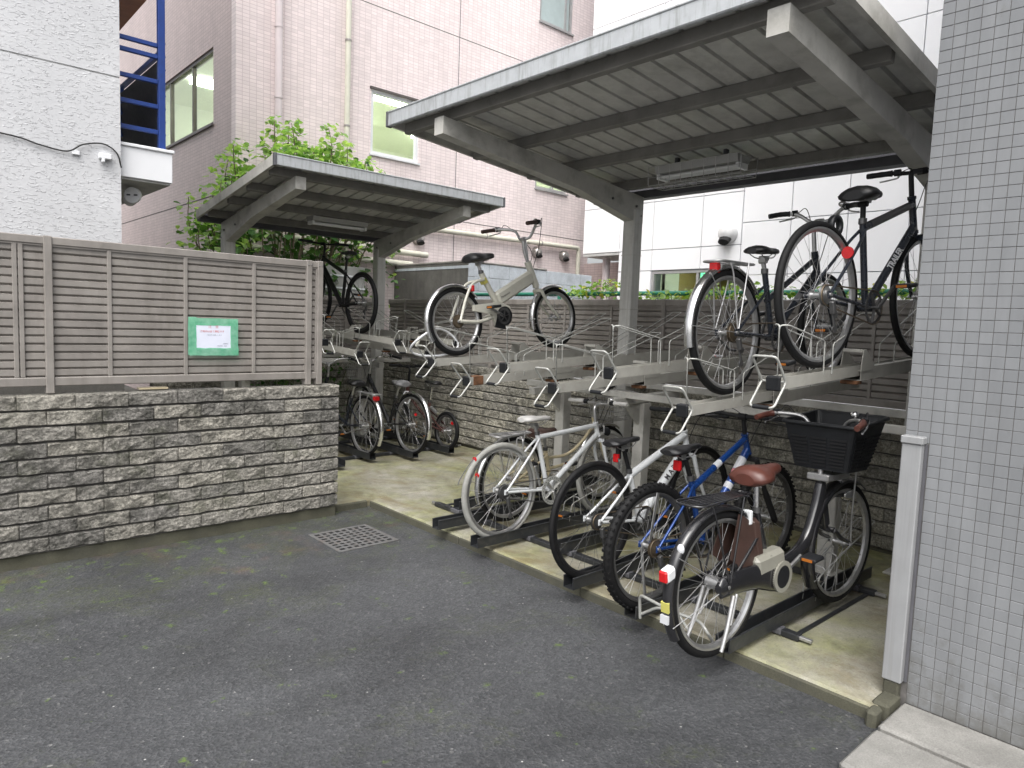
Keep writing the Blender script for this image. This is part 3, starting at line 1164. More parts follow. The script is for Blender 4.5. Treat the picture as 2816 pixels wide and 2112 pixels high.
pipe('wall_pipe', 'ivory pipe just below the small shed roof behind the tree', [(3.45, PY - .1, 2.72), (6.9, PY - .1, 2.68)], .05, 'ivory_pipe')


def wall_vent(label, x, z, r=.1):
    o = empty('wall_vent', (x, PY, z))
    tag(o, label, 'vent', 'round hooded vents on the pink wall')
    MB().cyl((0, 0, 0), (0, -.02, 0), r * 1.1, 20).build('flange', 'steel_vent', o)
    hood = MB()
    rings = []
    for t, rr in ((0, 1), (.35, 1), (.62, .93), (.82, .75), (.95, .45), (1, .05)):
        rings.append([(r * rr * math.cos(a), -.02 - t * r * 1.1, r * rr * math.sin(a)) for a in [2 * math.pi * k / 20 for k in range(20)]])
    hood.loft(rings)
    hood.build('hood', 'steel_vent', o)
    # dark mouth under the hood, turned down and forward
    q = MB()
    c = Vector((0, -.02 - r * .62, -r * .42))
    nrm = Vector((0, -.62, -.78)).normalized()
    u = Vector((1, 0, 0))
    w = nrm.cross(u)
    q.add([c + nrm * r * .56 + u * r * .72 * math.cos(a) + w * r * .5 * math.sin(a) for a in [2 * math.pi * k / 18 for k in range(18)]] + [c + u * r * .72 * math.cos(a) + w * r * .5 * math.sin(a) for a in [2 * math.pi * k / 18 for k in range(18)]],
          [tuple(range(18))] + [(k, (k + 1) % 18, 18 + (k + 1) % 18, 18 + k) for k in range(18)])
    q.build('vent_mouth', 'vent_dark', o)
    return o


wall_vent('round steel vent on the pink wall beside the small shed roof', 6.76, 2.95)
wall_vent('round steel vent on the pink wall behind the white bicycle handlebar', 9.54, 2.98)
wall_vent('round steel vent on the pink wall at the pipe bend', 10.3, 2.98)

# white panelled building on the right
WX = 10.0
white = empty('panel_building', (WX, 0, 0))
tag(white, 'white building clad in large square panels behind the right shed', 'building')
wref = (WX, 0, 0)
ysL = [9.18, 8.29, 7.55, 6.57, 5.853]
ysR = [5.847, 5.06, 4.24, 3.45, 2.64, 1.83, 1.0, .2, -.6, -1.4, -3, -4.6, -6.2, -7.8]
zL = [2.59, 2.95, 3.77, 4.6, 5.42, 6.25, 7.08, 7.9, 8.75, 9.6, 10.4]
zR = [0, .85, 1.66, 2.47, 3.28, 4.09, 4.9, 5.71, 6.52, 7.33, 8.14, 8.95, 9.75, 10.4]


def panels(ys, zz, skip=lambda y0, y1, z0, z1: False):
    for y1, y0 in zip(ys, ys[1:]):
        for z0, z1 in zip(zz, zz[1:]):
            if not skip(y0, y1, z0, z1):
                loc_(MB().box(WX, y0 + .006, z0 + .006, WX + .04, y1 - .006, z1 - .006, .003), 'panel', 'white_panel', white, wref)


panels(ysL, zL, lambda y0, y1, z0, z1: y1 > 8.3 and z0 < 2.9)
panels([8.29, 7.55], [0, 1.3, 2.59])
panels(ysR, zR)
loc_(MB().box(WX, 5.86, .006, WX + .04, 7.544, 1.94, .003), 'panel', 'white_panel', white, wref)
m = MB()
m.box(WX + .035, 5.25, 2.59, WX + .3, 8.29, 10.4)
m.box(WX + .035, 8.2905, 2.95, WX + .3, 9.17, 10.4)
m.box(WX + .035, -7.8, 0, WX + .3, 5.249, 10.4)
m.box(WX + .035, 7.551, 0, WX + .3, 8.28, 2.589)
m.box(WX + .035, 5.25, 0, WX + .3, 7.55, 1.939)
loc_(m, 'wall_core', 'panel_gap', white, wref)
loc_(MB().box(WX + .302, -7.8, 0, WX + 6, 5.0, 10.38), 'rear_block', 'white_panel', white, wref)
loc_(MB().box(WX + .302, 5.0005, 2.95, WX + 6, 9.16, 10.36), 'rear_block', 'white_panel', white, wref)
loc_(MB().box(WX + .005, 8.3, 2.90, WX + .9, 9.17, 2.945), 'soffit', 'grey_soffit', white, wref)
w = window(white, 1, WX, 5.86, 7.545, 1.945, 2.585, [6.62], 'window_frame_grey', wref)
# the room behind that window
m = MB().box(WX + .31, 8.0, 1, WX + 1.5, 8.04, 2.9)
m.box(WX + .31, 5.02, 2.86, WX + 3.2, 7.999, 2.9)
m.box(WX + 3.2, 5.02, 1, WX + 3.24, 8.04, 2.9)
loc_(m, 'inner_wall', 'room_cream', white, wref)
loc_(MB().box(WX + 1.501, 7.99, 1, WX + 3.199, 8.04, 2.855), 'inner_wall', 'room_yellow', white, wref)
for x in (1.2,):
    loc_(MB().box(WX + x, 6.9, 2.82, WX + x + .3, 7.4, 2.858), 'ceiling_lamp', 'ceiling_lamp', white, wref)
loc_(MB().box(WX + .95, 7.05, 2.5, WX + .99, 7.22, 2.74, .004), 'exit_sign', 'exit_sign', white, wref)
po = MB().cyl((0, 0, 0), (0, 0, 2.9), .075, 16).build('pillar', 'pinkish_pipe')
po.location = (WX + .35, 8.87, 0)
tag(po, 'slim pale round pillar under the overhang of the white building', 'pillar')
hv = empty('vent_hood', (WX, 6.06, 3.13))
tag(hv, 'white round vent hood with dark mouth on the white panel building', 'vent')
r = .15
rings = []
for t, rr in ((0, 1), (.4, 1), (.75, .93), (1.0, .75), (1.15, .45), (1.22, .05)):
    rings.append([(-t * r, r * rr * math.cos(a), r * rr * math.sin(a)) for a in [2 * math.pi * k / 24 for k in range(24)]])
MB().loft(rings).build('hood', 'dome_white', hv)
n_ = Vector((-.7, .0, -.71)).normalized()
c_ = Vector((-r * .55, .0, -r * .42))
u_ = Vector((0, 1, 0))
v_ = n_.cross(u_)
ring = lambda k0, s1, s2: [c_ + n_ * k0 + u_ * s1 * math.cos(a) + v_ * s2 * math.sin(a) for a in [2 * math.pi * k / 20 for k in range(20)]]
MB().loft([ring(0, r * .72, r * .5), ring(r * .85, r * .6, r * .4)]).build('vent_mouth', 'vent_dark', hv)

# blue-grey painted block enclosure between fence and pink building
enc = empty('block_enclosure', (6.3, 8.0, 0))
tag(enc, 'low block enclosure with dark side and peeling pale blue front', 'wall')
eref = (6.3, 8.0, 0)
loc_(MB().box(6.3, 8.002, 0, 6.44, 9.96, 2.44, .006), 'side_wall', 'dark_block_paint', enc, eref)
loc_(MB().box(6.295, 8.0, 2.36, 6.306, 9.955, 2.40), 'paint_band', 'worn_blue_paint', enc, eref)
loc_(MB().box(6.295, 7.995, 2.441, 6.45, 9.96, 2.475, .008), 'coping', 'cap_concrete', enc, eref)
loc_(MB().box(6.31, 8.012, 0, 8.97, 8.14, 2.43), 'block_core', 'cap_concrete', enc, eref)
for r_ in range(7):
    z = 1.04 + r_ * .2
    x = 6.302 - (.2 if r_ % 2 else 0)
    while x < 8.95:
        a, b = max(x, 6.302), min(x + .4, 8.97)
        if b - a > .05:
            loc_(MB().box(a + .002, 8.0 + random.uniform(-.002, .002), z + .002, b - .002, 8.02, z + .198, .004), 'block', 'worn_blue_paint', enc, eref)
        x += .4
m = MB().box(6.46, 7.99, 2.441, 7.9, 8.15, 2.47, .008)
loc_(m, 'coping', 'cap_concrete', enc, eref)

# white stucco building on the left with balcony and blue steel stair screen
SX, SY = 1.37, 6.0
st = empty('stucco_building', (SX, SY, 0))
tag(st, 'white rough stucco building at the left behind the louvred fence', 'building')
sref = (SX, SY, 0)
loc_(MB().box(-7, SY, 1.08, SX, 13, 3.3), 'wall', 'white_stucco', st, sref)
loc_(MB().box(-7, SY, 3.312, SX, 13, 9.4), 'wall', 'white_stucco', st, sref)
loc_(MB().box(-6.99, SY + .008, 3.3, SX - .008, 12.99, 3.312), 'wall_joint', 'grey_soffit', st, sref)
loc_(MB().box(-7, SY - .006, 0, SX + .006, 13, 1.08), 'base_band', 'dark_block_paint', st, sref)
bal = MB().box(SX + .002, SY + .06, 2.6, 1.752, 9.4, 2.83, .004)
loc_(bal, 'balcony_parapet', 'white_wall_paint', st, sref)
loc_(MB().box(SX + .002, SY + .045, 2.831, 1.765, 9.4, 2.855, .004), 'balcony_coping', 'white_wall_paint', st, sref)
loc_(MB().box(SX + .003, SY + .08, 2.585, 1.74, 9.38, 2.599), 'balcony_soffit', 'grey_soffit', st, sref)
loc_(MB().box(SX + .002, 6.3, 4.1, 1.68, 9.4, 4.32, .004), 'eaves', 'orange_soffit', st, sref)
scr = empty('stair_screen', (1.69, 6.13, 2.856))
tag(scr, 'blue steel stair screen with dark louvres standing on the white balcony', 'screen')
cref = (1.69, 6.13, 2.856)
loc_(MB().box(1.665, 6.1, 2.856, 1.715, 6.15, 6.2, .004), 'post', 'blue_steel', scr, cref)
loc_(MB().box(1.66, 7.3, 2.856, 1.7, 7.34, 3.6, .004), 'post', 'blue_steel', scr, cref)
for z in (3.65, 3.565, 3.375, 3.185, 2.99):
    loc_(MB().box(SX + .01, 6.11, z - .016, 1.664, 6.14, z + .016, .003), 'rail', 'blue_steel', scr, cref)
loc_(MB().box(1.67, 6.151, 3.58, 1.7, 7.6, 3.62, .003), 'rail', 'blue_steel', scr, cref)
for k in range(7):
    z = 2.9 + k * .098
    loc_(MB().beam((1.683, 6.16, z), (1.683, 7.6, z), .008, .105, (-.25, 0, 1)), 'louvre', 'dark_louver', scr, cref)
bolt = MB()
for k in range(8):
    bolt.cyl((1.714, 6.125, 2.98 + k * .1), (1.722, 6.125, 2.98 + k * .1), .008, 8)
loc_(bolt, 'bolt', 'blue_steel', scr, cref)
pl = MB().prism([(1.38, 7.62, 3.05), (1.38, 7.62, 3.62), (1.5, 7.62, 3.56), (1.55, 7.62, 3.42), (1.44, 7.62, 3.1)], (0, .03, 0)).build('awning_sheet', 'white_wall_paint')
tag(pl, 'white folded sheet seen behind the blue stair screen', 'sheet')
vc = empty('round_vent', (1.53, 6.3, 2.5))
tag(vc, 'white round two-slot vent cap under the balcony', 'vent')
mm = MB().cyl((0, 0, 0), (-.02, -.025, 0), .062, 24)
mm.cyl((0, 0, 0), (.04, .3, 0), .05, 16)
mm.build('cap', 'white_wall_paint', vc)
mm = MB()
for s_ in (-1, 1):
    mm.obox(Vector((-.0205, -.0255, .0)) + Vector((.78, -.62, 0)) * .028 * s_, Vector((.78, -.62, 0)) * .014, Vector((-.62, -.78, 0)) * .002, (0, 0, .006))
mm.build('slot', 'dark_cap', vc)
cb = empty('wall_cable', (0, SY, 2.75))
tag(cb, 'black cable sagging along the white stucco wall to a small white clamp', 'cable')
pts = crv([(-1.2, -.012, .02), (-.3, -.012, .02), (.62, -.014, .005), (.85, -.014, -.03), (1.02, -.016, -.045), (1.12, -.02, .02), (1.25, -.016, .05), (1.34, -.014, .0), (1.373, .0, -.1)])
MB().tube(pts, .0055, 6).build('cable_run', 'cable_black', cb)
MB().box(1.05, -.02, -.06, 1.1, .001, -.03, .003).build('clip', 'white_wall_paint', cb)
MB().box(1.22, -.045, -.06, 1.3, .001, -.02, .004).build('clamp', 'white_wall_paint', cb)
MB().box(1.235, -.05, -.085, 1.255, -.01, -.0605, .003).build('clamp_screw', 'white_wall_paint', cb)

# grey tiled building at the right edge: mosaic tiles one by one where the camera stands close
TX, TY = 3.21, 1.05
mat_tilewall('mosaic_side', 1, (.47, .485, .51), (.2, .185, .175), .0468, .0468, .0016)
mat_tilewall('mosaic_end', 0, (.47, .485, .51), (.2, .185, .175), .0468, .0468, .0016)
tb = empty('mosaic_building', (TX, TY, 0))
tag(tb, 'grey mosaic tiled building corner at the right edge of the yard', 'building')
tref = (TX, TY, 0)
NP = .0468
y_lo = TY - 43 * NP
z_hi = 84 * NP + .04
loc_(MB().box(TX + .0014, y_lo, 0, 9, TY - .003, z_hi), 'grout_wall', 'tile_grout', tb, tref)
loc_(MB().box(TX + .001, -6, 0, 9, y_lo - .0005, 13), 'upper_wall', 'mosaic_side', tb, tref)
loc_(MB().box(TX + .001, y_lo, z_hi + .0005, 9, TY - .003, 13), 'upper_wall', 'mosaic_side', tb, tref)
loc_(MB().box(TX + .003, TY - .0029, 0, 9, TY, 13), 'end_wall', 'mosaic_end', tb, tref)
tile_me = MB().box(.0, -.0225, -.0225, .006, .0225, .0225, .0012).mesh('tile', 'grey_tile')
spots = []
for i in range(43):
    for k in range(84):
        y, z = TY - NP * (i + .5), .04 + NP * (k + .5)
        if y > .94 and z < 1.15:
            continue
        d = Vector((TX, y, z - 1.6))
        vis = (TX * .67 + y * .743) and (d.y / d.x > .155 - .018 * (z - 1.0))
        spots.append((0 if vis else 1, d.length, y, z))
spots.sort()
rest = MB()
rt = random.Random(4)
for j, (_, d, y, z) in enumerate(spots):
    if j < 300:
        o = put('tile', tile_me, tb)
        o.location = (-.001 + rt.uniform(-.0004, .0004), y - TY, z)
        o.rotation_euler = (0, rt.uniform(-.006, .006), rt.uniform(-.006, .006))
    else:
        rest.obox((.002, y - TY, z), (.003, 0, rt.uniform(-.00002, .00002)), (0, .0225, 0), (0, 0, .0225), .0012)
rest.build('mosaic_field', 'grey_tile', tb, 'stuff')
cg = empty('corner_guard', (TX - .045, 1.0, .13))
tag(cg, 'pale grey metal cover strip on the lower corner of the mosaic wall', 'cover')
MB().box(0, -.03, 0, .043, .046, 1.03, .004).build('cover_strip', 'cover_grey', cg)
MB().box(-.008, -.036, 1.03, .044, .05, 1.062, .004).build('cover_cap', 'cover_grey', cg)
MB().box(.036, -.042, .002, .0445, -.031, 1.03).build('cover_seal', 'dark_cap', cg)
fb = MB().box(TX - .04, .978, .0, TX, 1.04, .128, .006).build('footing_block', 'plinth_concrete')
tag(fb, 'stained concrete stub under the corner cover strip', 'footing')

# drain grate
gx, gy, gs = 2.487, 4.4, .235
gr = empty('drain_grate', (gx, gy, 0))
tag(gr, 'square cast iron drain grate set in the asphalt by the slab corner', 'grate')
MB().box(-gs + .01, -gs + .01, .0005, gs - .01, gs - .01, .0025).build('pit_shade', 'pit_shade_black', gr)  # shallow plate under the bars; the pit's shade is put into its black
m = MB()
for s_ in (-1, 1):
    m.box(-gs, s_ * gs - (.025 if s_ > 0 else 0), .001, gs, s_ * gs + (0 if s_ > 0 else .025), .0085, .001)
    m.box(s_ * gs - (.025 if s_ > 0 else 0), -gs + .0255, .001, s_ * gs + (0 if s_ > 0 else .025), gs - .0255, .008, .001)
m.build('grate_frame', 'iron_grate', gr)
m = MB()
pt_ = (2 * gs - .05) / 8
for k in range(1, 8):
    c = -gs + .025 + k * pt_
    m.box(c - .009, -gs + .0255, .0026, c + .009, gs - .0255, .0072, .001)
    m.box(-gs + .0255, c - .009, .0026, gs - .0255, c + .009, .0068, .001)
m.build('grate_bars', 'iron_grate', gr)


# ---- green rail fence with climbing plants behind the louvred fence
gf = empty('mesh_fence', (5.95, 4.5, 0))
tag(gf, 'green rail and wire mesh fence overgrown with climbing plants', 'fence')
MB().cyl((0, -3.5, 1.955), (0, 3.2, 1.955), .024, 12).build('rail', 'green_rail', gf)
for y in (-3.4, -1.6, .2, 1.3, 3.1):
    MB().cyl((0, y, 0), (0, y, 1.98), .024, 10).build('post', 'green_rail', gf)
m = MB()
for k in range(120):
    y = -3.5 + k * .056
    for s_ in (-1, 1):
        m.tube([(.006 * s_, y, 1.5), (.006 * s_, y + s_ * .45, 1.95)], .0016, 3, cap=False)
m.build('wire_mesh', 'zinc', gf)


def leaf_shape(rnd, lobed=True):
    """folded leaf about 1 long, pointing +x"""
    if lobed:
        out = [(0, 0), (.12, .3), (.34, .44), (.46, .32), (.72, .34), (.74, .17), (1, 0)]
    else:
        out = [(0, 0), (.14, .27), (.42, .37), (.72, .24), (1, 0)]
    vs, n = [], len(out)
    for x, y in out:
        vs.append((x, y, .12 * y + .0 - .16 * x * x))
    for x, y in out[1:-1]:
        vs.append((x, -y, .12 * y - .16 * x * x))
    mid = [(x, 0, -.16 * x * x - .03) for x, y in out[1:-1]]
    b = len(vs)
    vs += mid
    k = n - 2
    fs = []
    L = list(range(n))
    Rr = [0] + [n + i for i in range(k)] + [n - 1]
    Mi = [0] + [b + i for i in range(k)] + [n - 1]
    for i in range(n - 1):
        for side in (L, Rr):
            f = [Mi[i], side[i], side[i + 1], Mi[i + 1]]
            f = list(dict.fromkeys(f))
            if len(f) > 2:
                fs.append(tuple(f if side is L else f[::-1]))
    return vs, fs


LEAF = [leaf_shape(None, True), leaf_shape(None, False)]


def add_leaf(mb, rnd, p, size, az, droop, roll, kind):
    vs, fs = LEAF[kind]
    q = Matrix.Rotation(az, 3, 'Z') @ Matrix.Rotation(droop, 3, 'Y') @ Matrix.Rotation(roll, 3, 'X')
    s = size
    mb.add([Vector(p) + q @ (Vector(v) * s) for v in vs], fs)


def leafy(name, label, cat, base, stems, leaves, leaf_mats, stem_mat='bark', kind=0, seed=1, part='crown'):
    """stems: list of (points, radius); leaves: list of (pos, size, mat index)"""
    rnd = random.Random(seed)
    root = empty(name, base)
    tag(root, label, cat)
    B = Vector(base)
    m = MB()
    for pts, r in stems:
        c = crv(pts, 4)
        m.tube([p - B for p in c], [r * (1 - .65 * i / len(c)) for i in range(len(c))], 5)
    m.build('trunk' if part == 'crown' else 'stem', stem_mat, root)
    lf = MB()
    for p, s, mi in leaves:
        lf.m = mi
        add_leaf(lf, rnd, Vector(p) - B, s, rnd.uniform(0, 6.283), rnd.gauss(.35, .3), rnd.gauss(0, .3), kind)
    lf.build(part, leaf_mats, root, 'stuff')
    return root


rnd = random.Random(8)
stems, leaves = [], []
base = (4.1, 9.25, 0)
# main limbs and the profile of the crown measured from the photograph (x, top z)
tops = [(3.08, 3.15), (3.16, 3.4), (3.3, 3.7), (3.55, 3.82), (3.8, 3.9), (4.08, 4.25), (4.3, 4.12), (4.55, 4.12), (4.8, 4.0), (5.0, 3.85), (5.25, 3.98), (5.45, 3.75)]
for x, zt in tops:
    for rep in range(4):
        xx = x + rnd.uniform(-.2, .2)
        y = 9.2 + rnd.uniform(-.4, .35)
        zt_ = zt + (rnd.uniform(-.5, -.05) if rep else rnd.uniform(-.06, .04))
        x0 = 4.1 + (xx - 4.1) * .25 + rnd.uniform(-.1, .1)
        mid = ((x0 + xx) / 2 + rnd.uniform(-.12, .12), (9.25 + y) / 2, 1.9 + rnd.uniform(-.2, .3))
        stems.append(([(x0, 9.25 + rnd.uniform(-.1, .1), 0), mid, (xx, y, zt_ - .5), (xx + rnd.uniform(-.05, .05), y, zt_ - .06)], .013))
        n = 92 if xx > 3.3 else 40
        for k in range(n):                      # leaf whorls up the shoot
            t = rnd.random() ** .7
            z = zt_ - 1.0 * (1 - t)
            rr = .14 + .34 * (1 - t)
            a = rnd.uniform(0, 6.283)
            px, py = xx + rr * math.cos(a) * rnd.random(), y + rr * math.sin(a) * rnd.random()
            leaves.append(((px, py, z), rnd.uniform(.075, .14) * (1 - .25 * t), 0 if (t > .25 and rnd.random() < .85 or rnd.random() < .5) else 1))
        for k in range(6):                      # hanging leaves under the roof line, shade put into their deep green
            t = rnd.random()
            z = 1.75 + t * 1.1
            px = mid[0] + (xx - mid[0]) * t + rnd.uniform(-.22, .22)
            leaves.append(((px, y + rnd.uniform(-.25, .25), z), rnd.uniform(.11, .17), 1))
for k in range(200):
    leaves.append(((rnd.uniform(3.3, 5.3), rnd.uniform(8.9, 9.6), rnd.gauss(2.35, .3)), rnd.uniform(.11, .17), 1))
for k in range(60):
    leaves.append(((rnd.uniform(4.9, 5.9), rnd.uniform(8.9, 9.3), rnd.gauss(2.2, .3)), rnd.uniform(.06, .1), rnd.choice((0, 1))))
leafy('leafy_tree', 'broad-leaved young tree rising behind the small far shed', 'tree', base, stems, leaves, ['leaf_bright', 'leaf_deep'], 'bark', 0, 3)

stems, leaves = [], []
for k in range(26):
    y = 1.3 + k * .17 + rnd.uniform(-.05, .05)
    top = 1.93 + abs(rnd.gauss(0, .045)) + (.13 if 4.8 < y < 5.25 else 0)
    stems.append(([(5.95 + rnd.uniform(-.06, .1), y, 1.2), (5.95 + rnd.uniform(-.05, .1), y + .03, 1.7), (5.97 + rnd.uniform(-.1, .12), y + rnd.uniform(-.1, .1), top)], .006))
    for j in range(44):
        z = top + .03 - abs(rnd.gauss(0, .13))
        leaves.append(((5.93 + rnd.gauss(0, .1), y + rnd.uniform(-.12, .12), z), rnd.uniform(.04, .078), 1 if rnd.random() < .12 else 0))
leafy('climbing_vine', 'bright green climbing plant spilling over the green fence rail', 'plant', (5.95, 3.3, 1.2), stems, leaves, ['leaf_vine', 'leaf_yellow'], 'green_stem', 1, 5, 'foliage')

stems, leaves = [], []
for k in range(14):
    x, y = rnd.uniform(3.3, 4.5), rnd.uniform(8.28, 8.45)
    stems.append(([(x, y, .06), (x + rnd.uniform(-.1, .1), y, .6), (x + rnd.uniform(-.2, .2), y - .05, rnd.uniform(.8, 1.2))], .007))
    for j in range(45):
        leaves.append(((x + rnd.gauss(0, .14), y + rnd.uniform(-.18, .08), rnd.uniform(.25, 1.2)), rnd.uniform(.04, .075), 0))
leafy('low_shrub', 'dark small-leaved shrub against the far stone wall under the trays', 'shrub', (3.9, 8.35, .06), stems, leaves, ['leaf_deep'], 'green_stem', 1, 6, 'foliage')

cab = empty('ribbed_cabinet', (4.75, 9.15, 0))
tag(cab, 'grey ribbed outdoor cabinet standing behind the far fence', 'cabinet')
MB().box(-.42, -.2, 0, .42, .2, 2.3, .01).build('case', 'lamp_reflector', cab)
m = MB()
for k in range(6):
    m.box(-.42, -.215, 1.3 + k * .17, .42, -.2005, 1.325 + k * .17, .003)
m.build('rib', 'window_frame_white', cab)

# ================================================================== THE RACKS
G_LOW = 'ground level wheel trays'
G_UP = 'raised wheel trays of the two-tier racks'


def lower_rack(label, loc, rotz, span, xs=(.5, 1.46)):
    """cross rails the ground trays slide on; local y runs along the rails from 0 to span"""
    root = empty('rail_track', loc, (0, 0, rotz))
    tag(root, label, 'rail track')
    for x in xs:
        MB().box(x - .024, 0, .004, x + .024, span, .036, .004).build('cross_rail', 'rail_dark', root)
        MB().box(x - .012, -.06, .012, x + .012, span + .06, .03, .003).build('sliding_bar', 'zinc', root)
        MB().box(x + .03, .0, .001, x + .055, span, .012, .002).build('rail_flange', 'rail_dark', root)
    MB().box(xs[0] + .06, .03, .001, xs[1] - .03, .055, .012, .002).build('tie_bar', 'rail_dark', root)
    MB().box(xs[0] + .06, span - .055, .001, xs[1] - .03, span - .03, .012, .002).build('tie_bar', 'rail_dark', root)
    return root


def lower_tray(label, loc, rotz, length=1.66, rails=(.5, 1.46)):
    root = empty('ground_tray', loc, (0, 0, rotz))
    tag(root, label, 'tray', G_LOW)
    w, h, t = .038, .066, .005
    m = MB()
    m.prism([(0, -w, 0), (0, w, 0), (0, w, h), (0, w - t, h), (0, w - t, t), (0, -w + t, t), (0, -w + t, h), (0, -w, h)], (length, 0, 0))
    for s_ in (-1, 1):
        m.box(0, s_ * w - (.004 if s_ < 0 else .008), h - .004, length, s_ * w + (.008 if s_ < 0 else .004), h + .004, .002)
    m.build('channel', 'rail_dark', root)
    for x in rails:
        if -.1 < x < length:
            MB().box(x - .03, -.055, -.033, x + .03, .055, -.0005, .005).build('carriage', 'dark_cap', root)
    g = MB()
    for x, hh in ((length - .64, .2), (length - .5, .25)):
        g.tube(fillet([(x, -.034, .02), (x - .03, -.034, hh), (x - .03, .034, hh), (x, .034, .02)], .03), .0045, 6)
    g.build('wheel_hoop', 'rod_white' if rails[0] < .4 else 'zinc', root)
    g = MB()
    g.tube(fillet([(length - .78, -.034, .03), (length - .76, -.04, .17), (length - .04, -.05, .37), (length - .04, .05, .37), (length - .76, .04, .17), (length - .78, .034, .03)], .03), .0042, 6)
    g.build('wheel_stop', 'rod_white', root)
    return root


LZ = .1
lower_rack('dark rail frame on the slab under the row of ground trays by the mosaic wall', (2.87, 1.5, .06), 0, 3.1)
for y, x, lab in ((1.645, 2.88, 'dark ground tray nearest to the mosaic wall, under the black electric bicycle'),
                  (2.15, 2.83, 'dark ground tray carrying the blue mountain bicycle'),
                  (2.62, 2.86, 'dark ground tray under the white bicycle with black tyres'),
                  (3.1, 3.26, 'empty dark ground tray set back between the two white bicycles'),
                  (3.5, 2.88, 'dark ground tray under the white bicycle with grey tyres'),
                  (3.98, 2.91, 'empty dark ground tray reaching furthest out by the drain grate'),
                  (4.32, 3.36, 'empty set back ground tray beside the open slab')):
    lower_tray(lab, (x, y, LZ), 0, 1.66, (3.37 - x, 4.33 - x))

lower_rack('dark rail frame on the slab under the far ground trays', (5.15, 6.25, .06), math.pi / 2, 2.3, (.4, 1.3))
for x, y, lab in ((2.95, 6.2, 'dark far ground tray half hidden by the left stone wall end'),
                  (3.36, 6.2, 'dark far ground tray next to the left stone wall end'),
                  (3.8, 6.35, 'far ground tray under the dark bicycle with red carrier reflector'),
                  (4.24, 6.2, 'far ground tray under the bicycle with silver mudguard and wire basket'),
                  (4.74, 6.22, 'far ground tray under the small wheeled folding bicycle')):
    lower_tray(lab, (x, y, LZ), math.pi / 2, 1.66, (6.65 - y, 7.55 - y))


def upper_tray(label, loc, rotz, slope=3.4, rust=False, steel='beige_steel', lock=False):
    root = empty('raised_tray', loc, (0, R(-slope), rotz))
    tag(root, label, 'tray', G_UP)
    w, h, t = .036, .055, .004
    U = lambda w, h, L: ([(0, -w, -h), (0, w, -h), (0, w, 0), (0, w - t, 0), (0, w - t, -h + t), (0, -w + t, -h + t), (0, -w + t, 0), (0, -w, 0)], (L, 0, 0))
    sl = MB().prism(*U(w, h, 1.02))
    sl.box(.0, -w + t, -.03, 1.02, w - t, -.026)
    sl.build('sliding_channel', steel, root)
    fr = MB()
    pr, off = U(.05, .068, 1.2)
    fr.prism([(.83, y, z - .012) for _, y, z in pr], off)
    fr.box(.83, -.046, -.03, 2.03, .046, -.024)
    fr.build('fixed_rail', steel, root)
    gs = MB()
    for s_ in (-1, 1):
        gs.prism([(.82, s_ * .054, -.03), (.99, s_ * .054, -.03), (.99, s_ * .054, .0), (.87, s_ * .054, .085), (.845, s_ * .054, .085), (.82, s_ * .054, 0.)], (0, -s_ * .004, 0))
    gs.box(.825, -.05, .07, .85, .05, .085)
    gs.build('gusset', steel, root)
    MB().box(.8, -.045, -.1, .86, .045, -.08, .004).build('roller_block', 'rusty', root)
    MB().box(-.014, -.034, -.062, .03, .034, .004, .006).build('end_block', 'black_plastic', root)
    if rust:
        MB().box(.031, -.038, -.058, .12, .038, .003, .002).build('rusty_end', 'rusty', root)
    hd = MB()
    for s_ in (-1, 1):
        pass
    yy = .058
    loop = fillet([(0, yy, -.02), (-.095, yy, .1), (-.095, -yy, .1), (0, -yy, -.02), (-.105, -yy, -.125), (-.105, yy, -.125), (0, yy, -.02)], .024)
    hd.tube(loop, .0057, 8)
    hd.cyl((0.004, -yy, -.02), (0.004, yy, -.02), .006, 8)
    hh = hd.build('pull_handle', 'rod_white', root)
    MB().cyl((-.105, -yy + .02, -.125), (-.105, yy - .02, -.125), .0105, 10).build('handle_grip', 'black_plastic', hh)
    gd = MB()
    gd.tube(fillet([(.03, 0, -.0), (.03, 0, .235), (.05, .034, .235), (.42, .034, .15), (.42, .034, -.02)], .018), .0038, 6)
    gd.tube(fillet([(.03, 0, .0), (.03, 0, .232), (.05, -.034, .232), (.42, -.034, .147), (.42, -.034, -.02)], .018), .0038, 6)
    gd.build('wheel_guard', 'rod_white', root)
    rg = MB()
    rg.tube(fillet([(.5, .04, -.02), (.5, .04, .13), (1.02, .04, .27), (1.02, -.04, .27), (.5, -.04, .13), (.5, -.04, -.02)], .02), .0034, 6)
    rg.tube(fillet([(1.3, .04, -.04), (1.3, .04, .09), (1.9, .04, .3), (1.9, -.04, .3), (1.3, -.04, .09), (1.3, -.04, -.04)], .02), .0034, 6)
    rg.build('wheel_guide', 'rod_white', root)
    return root


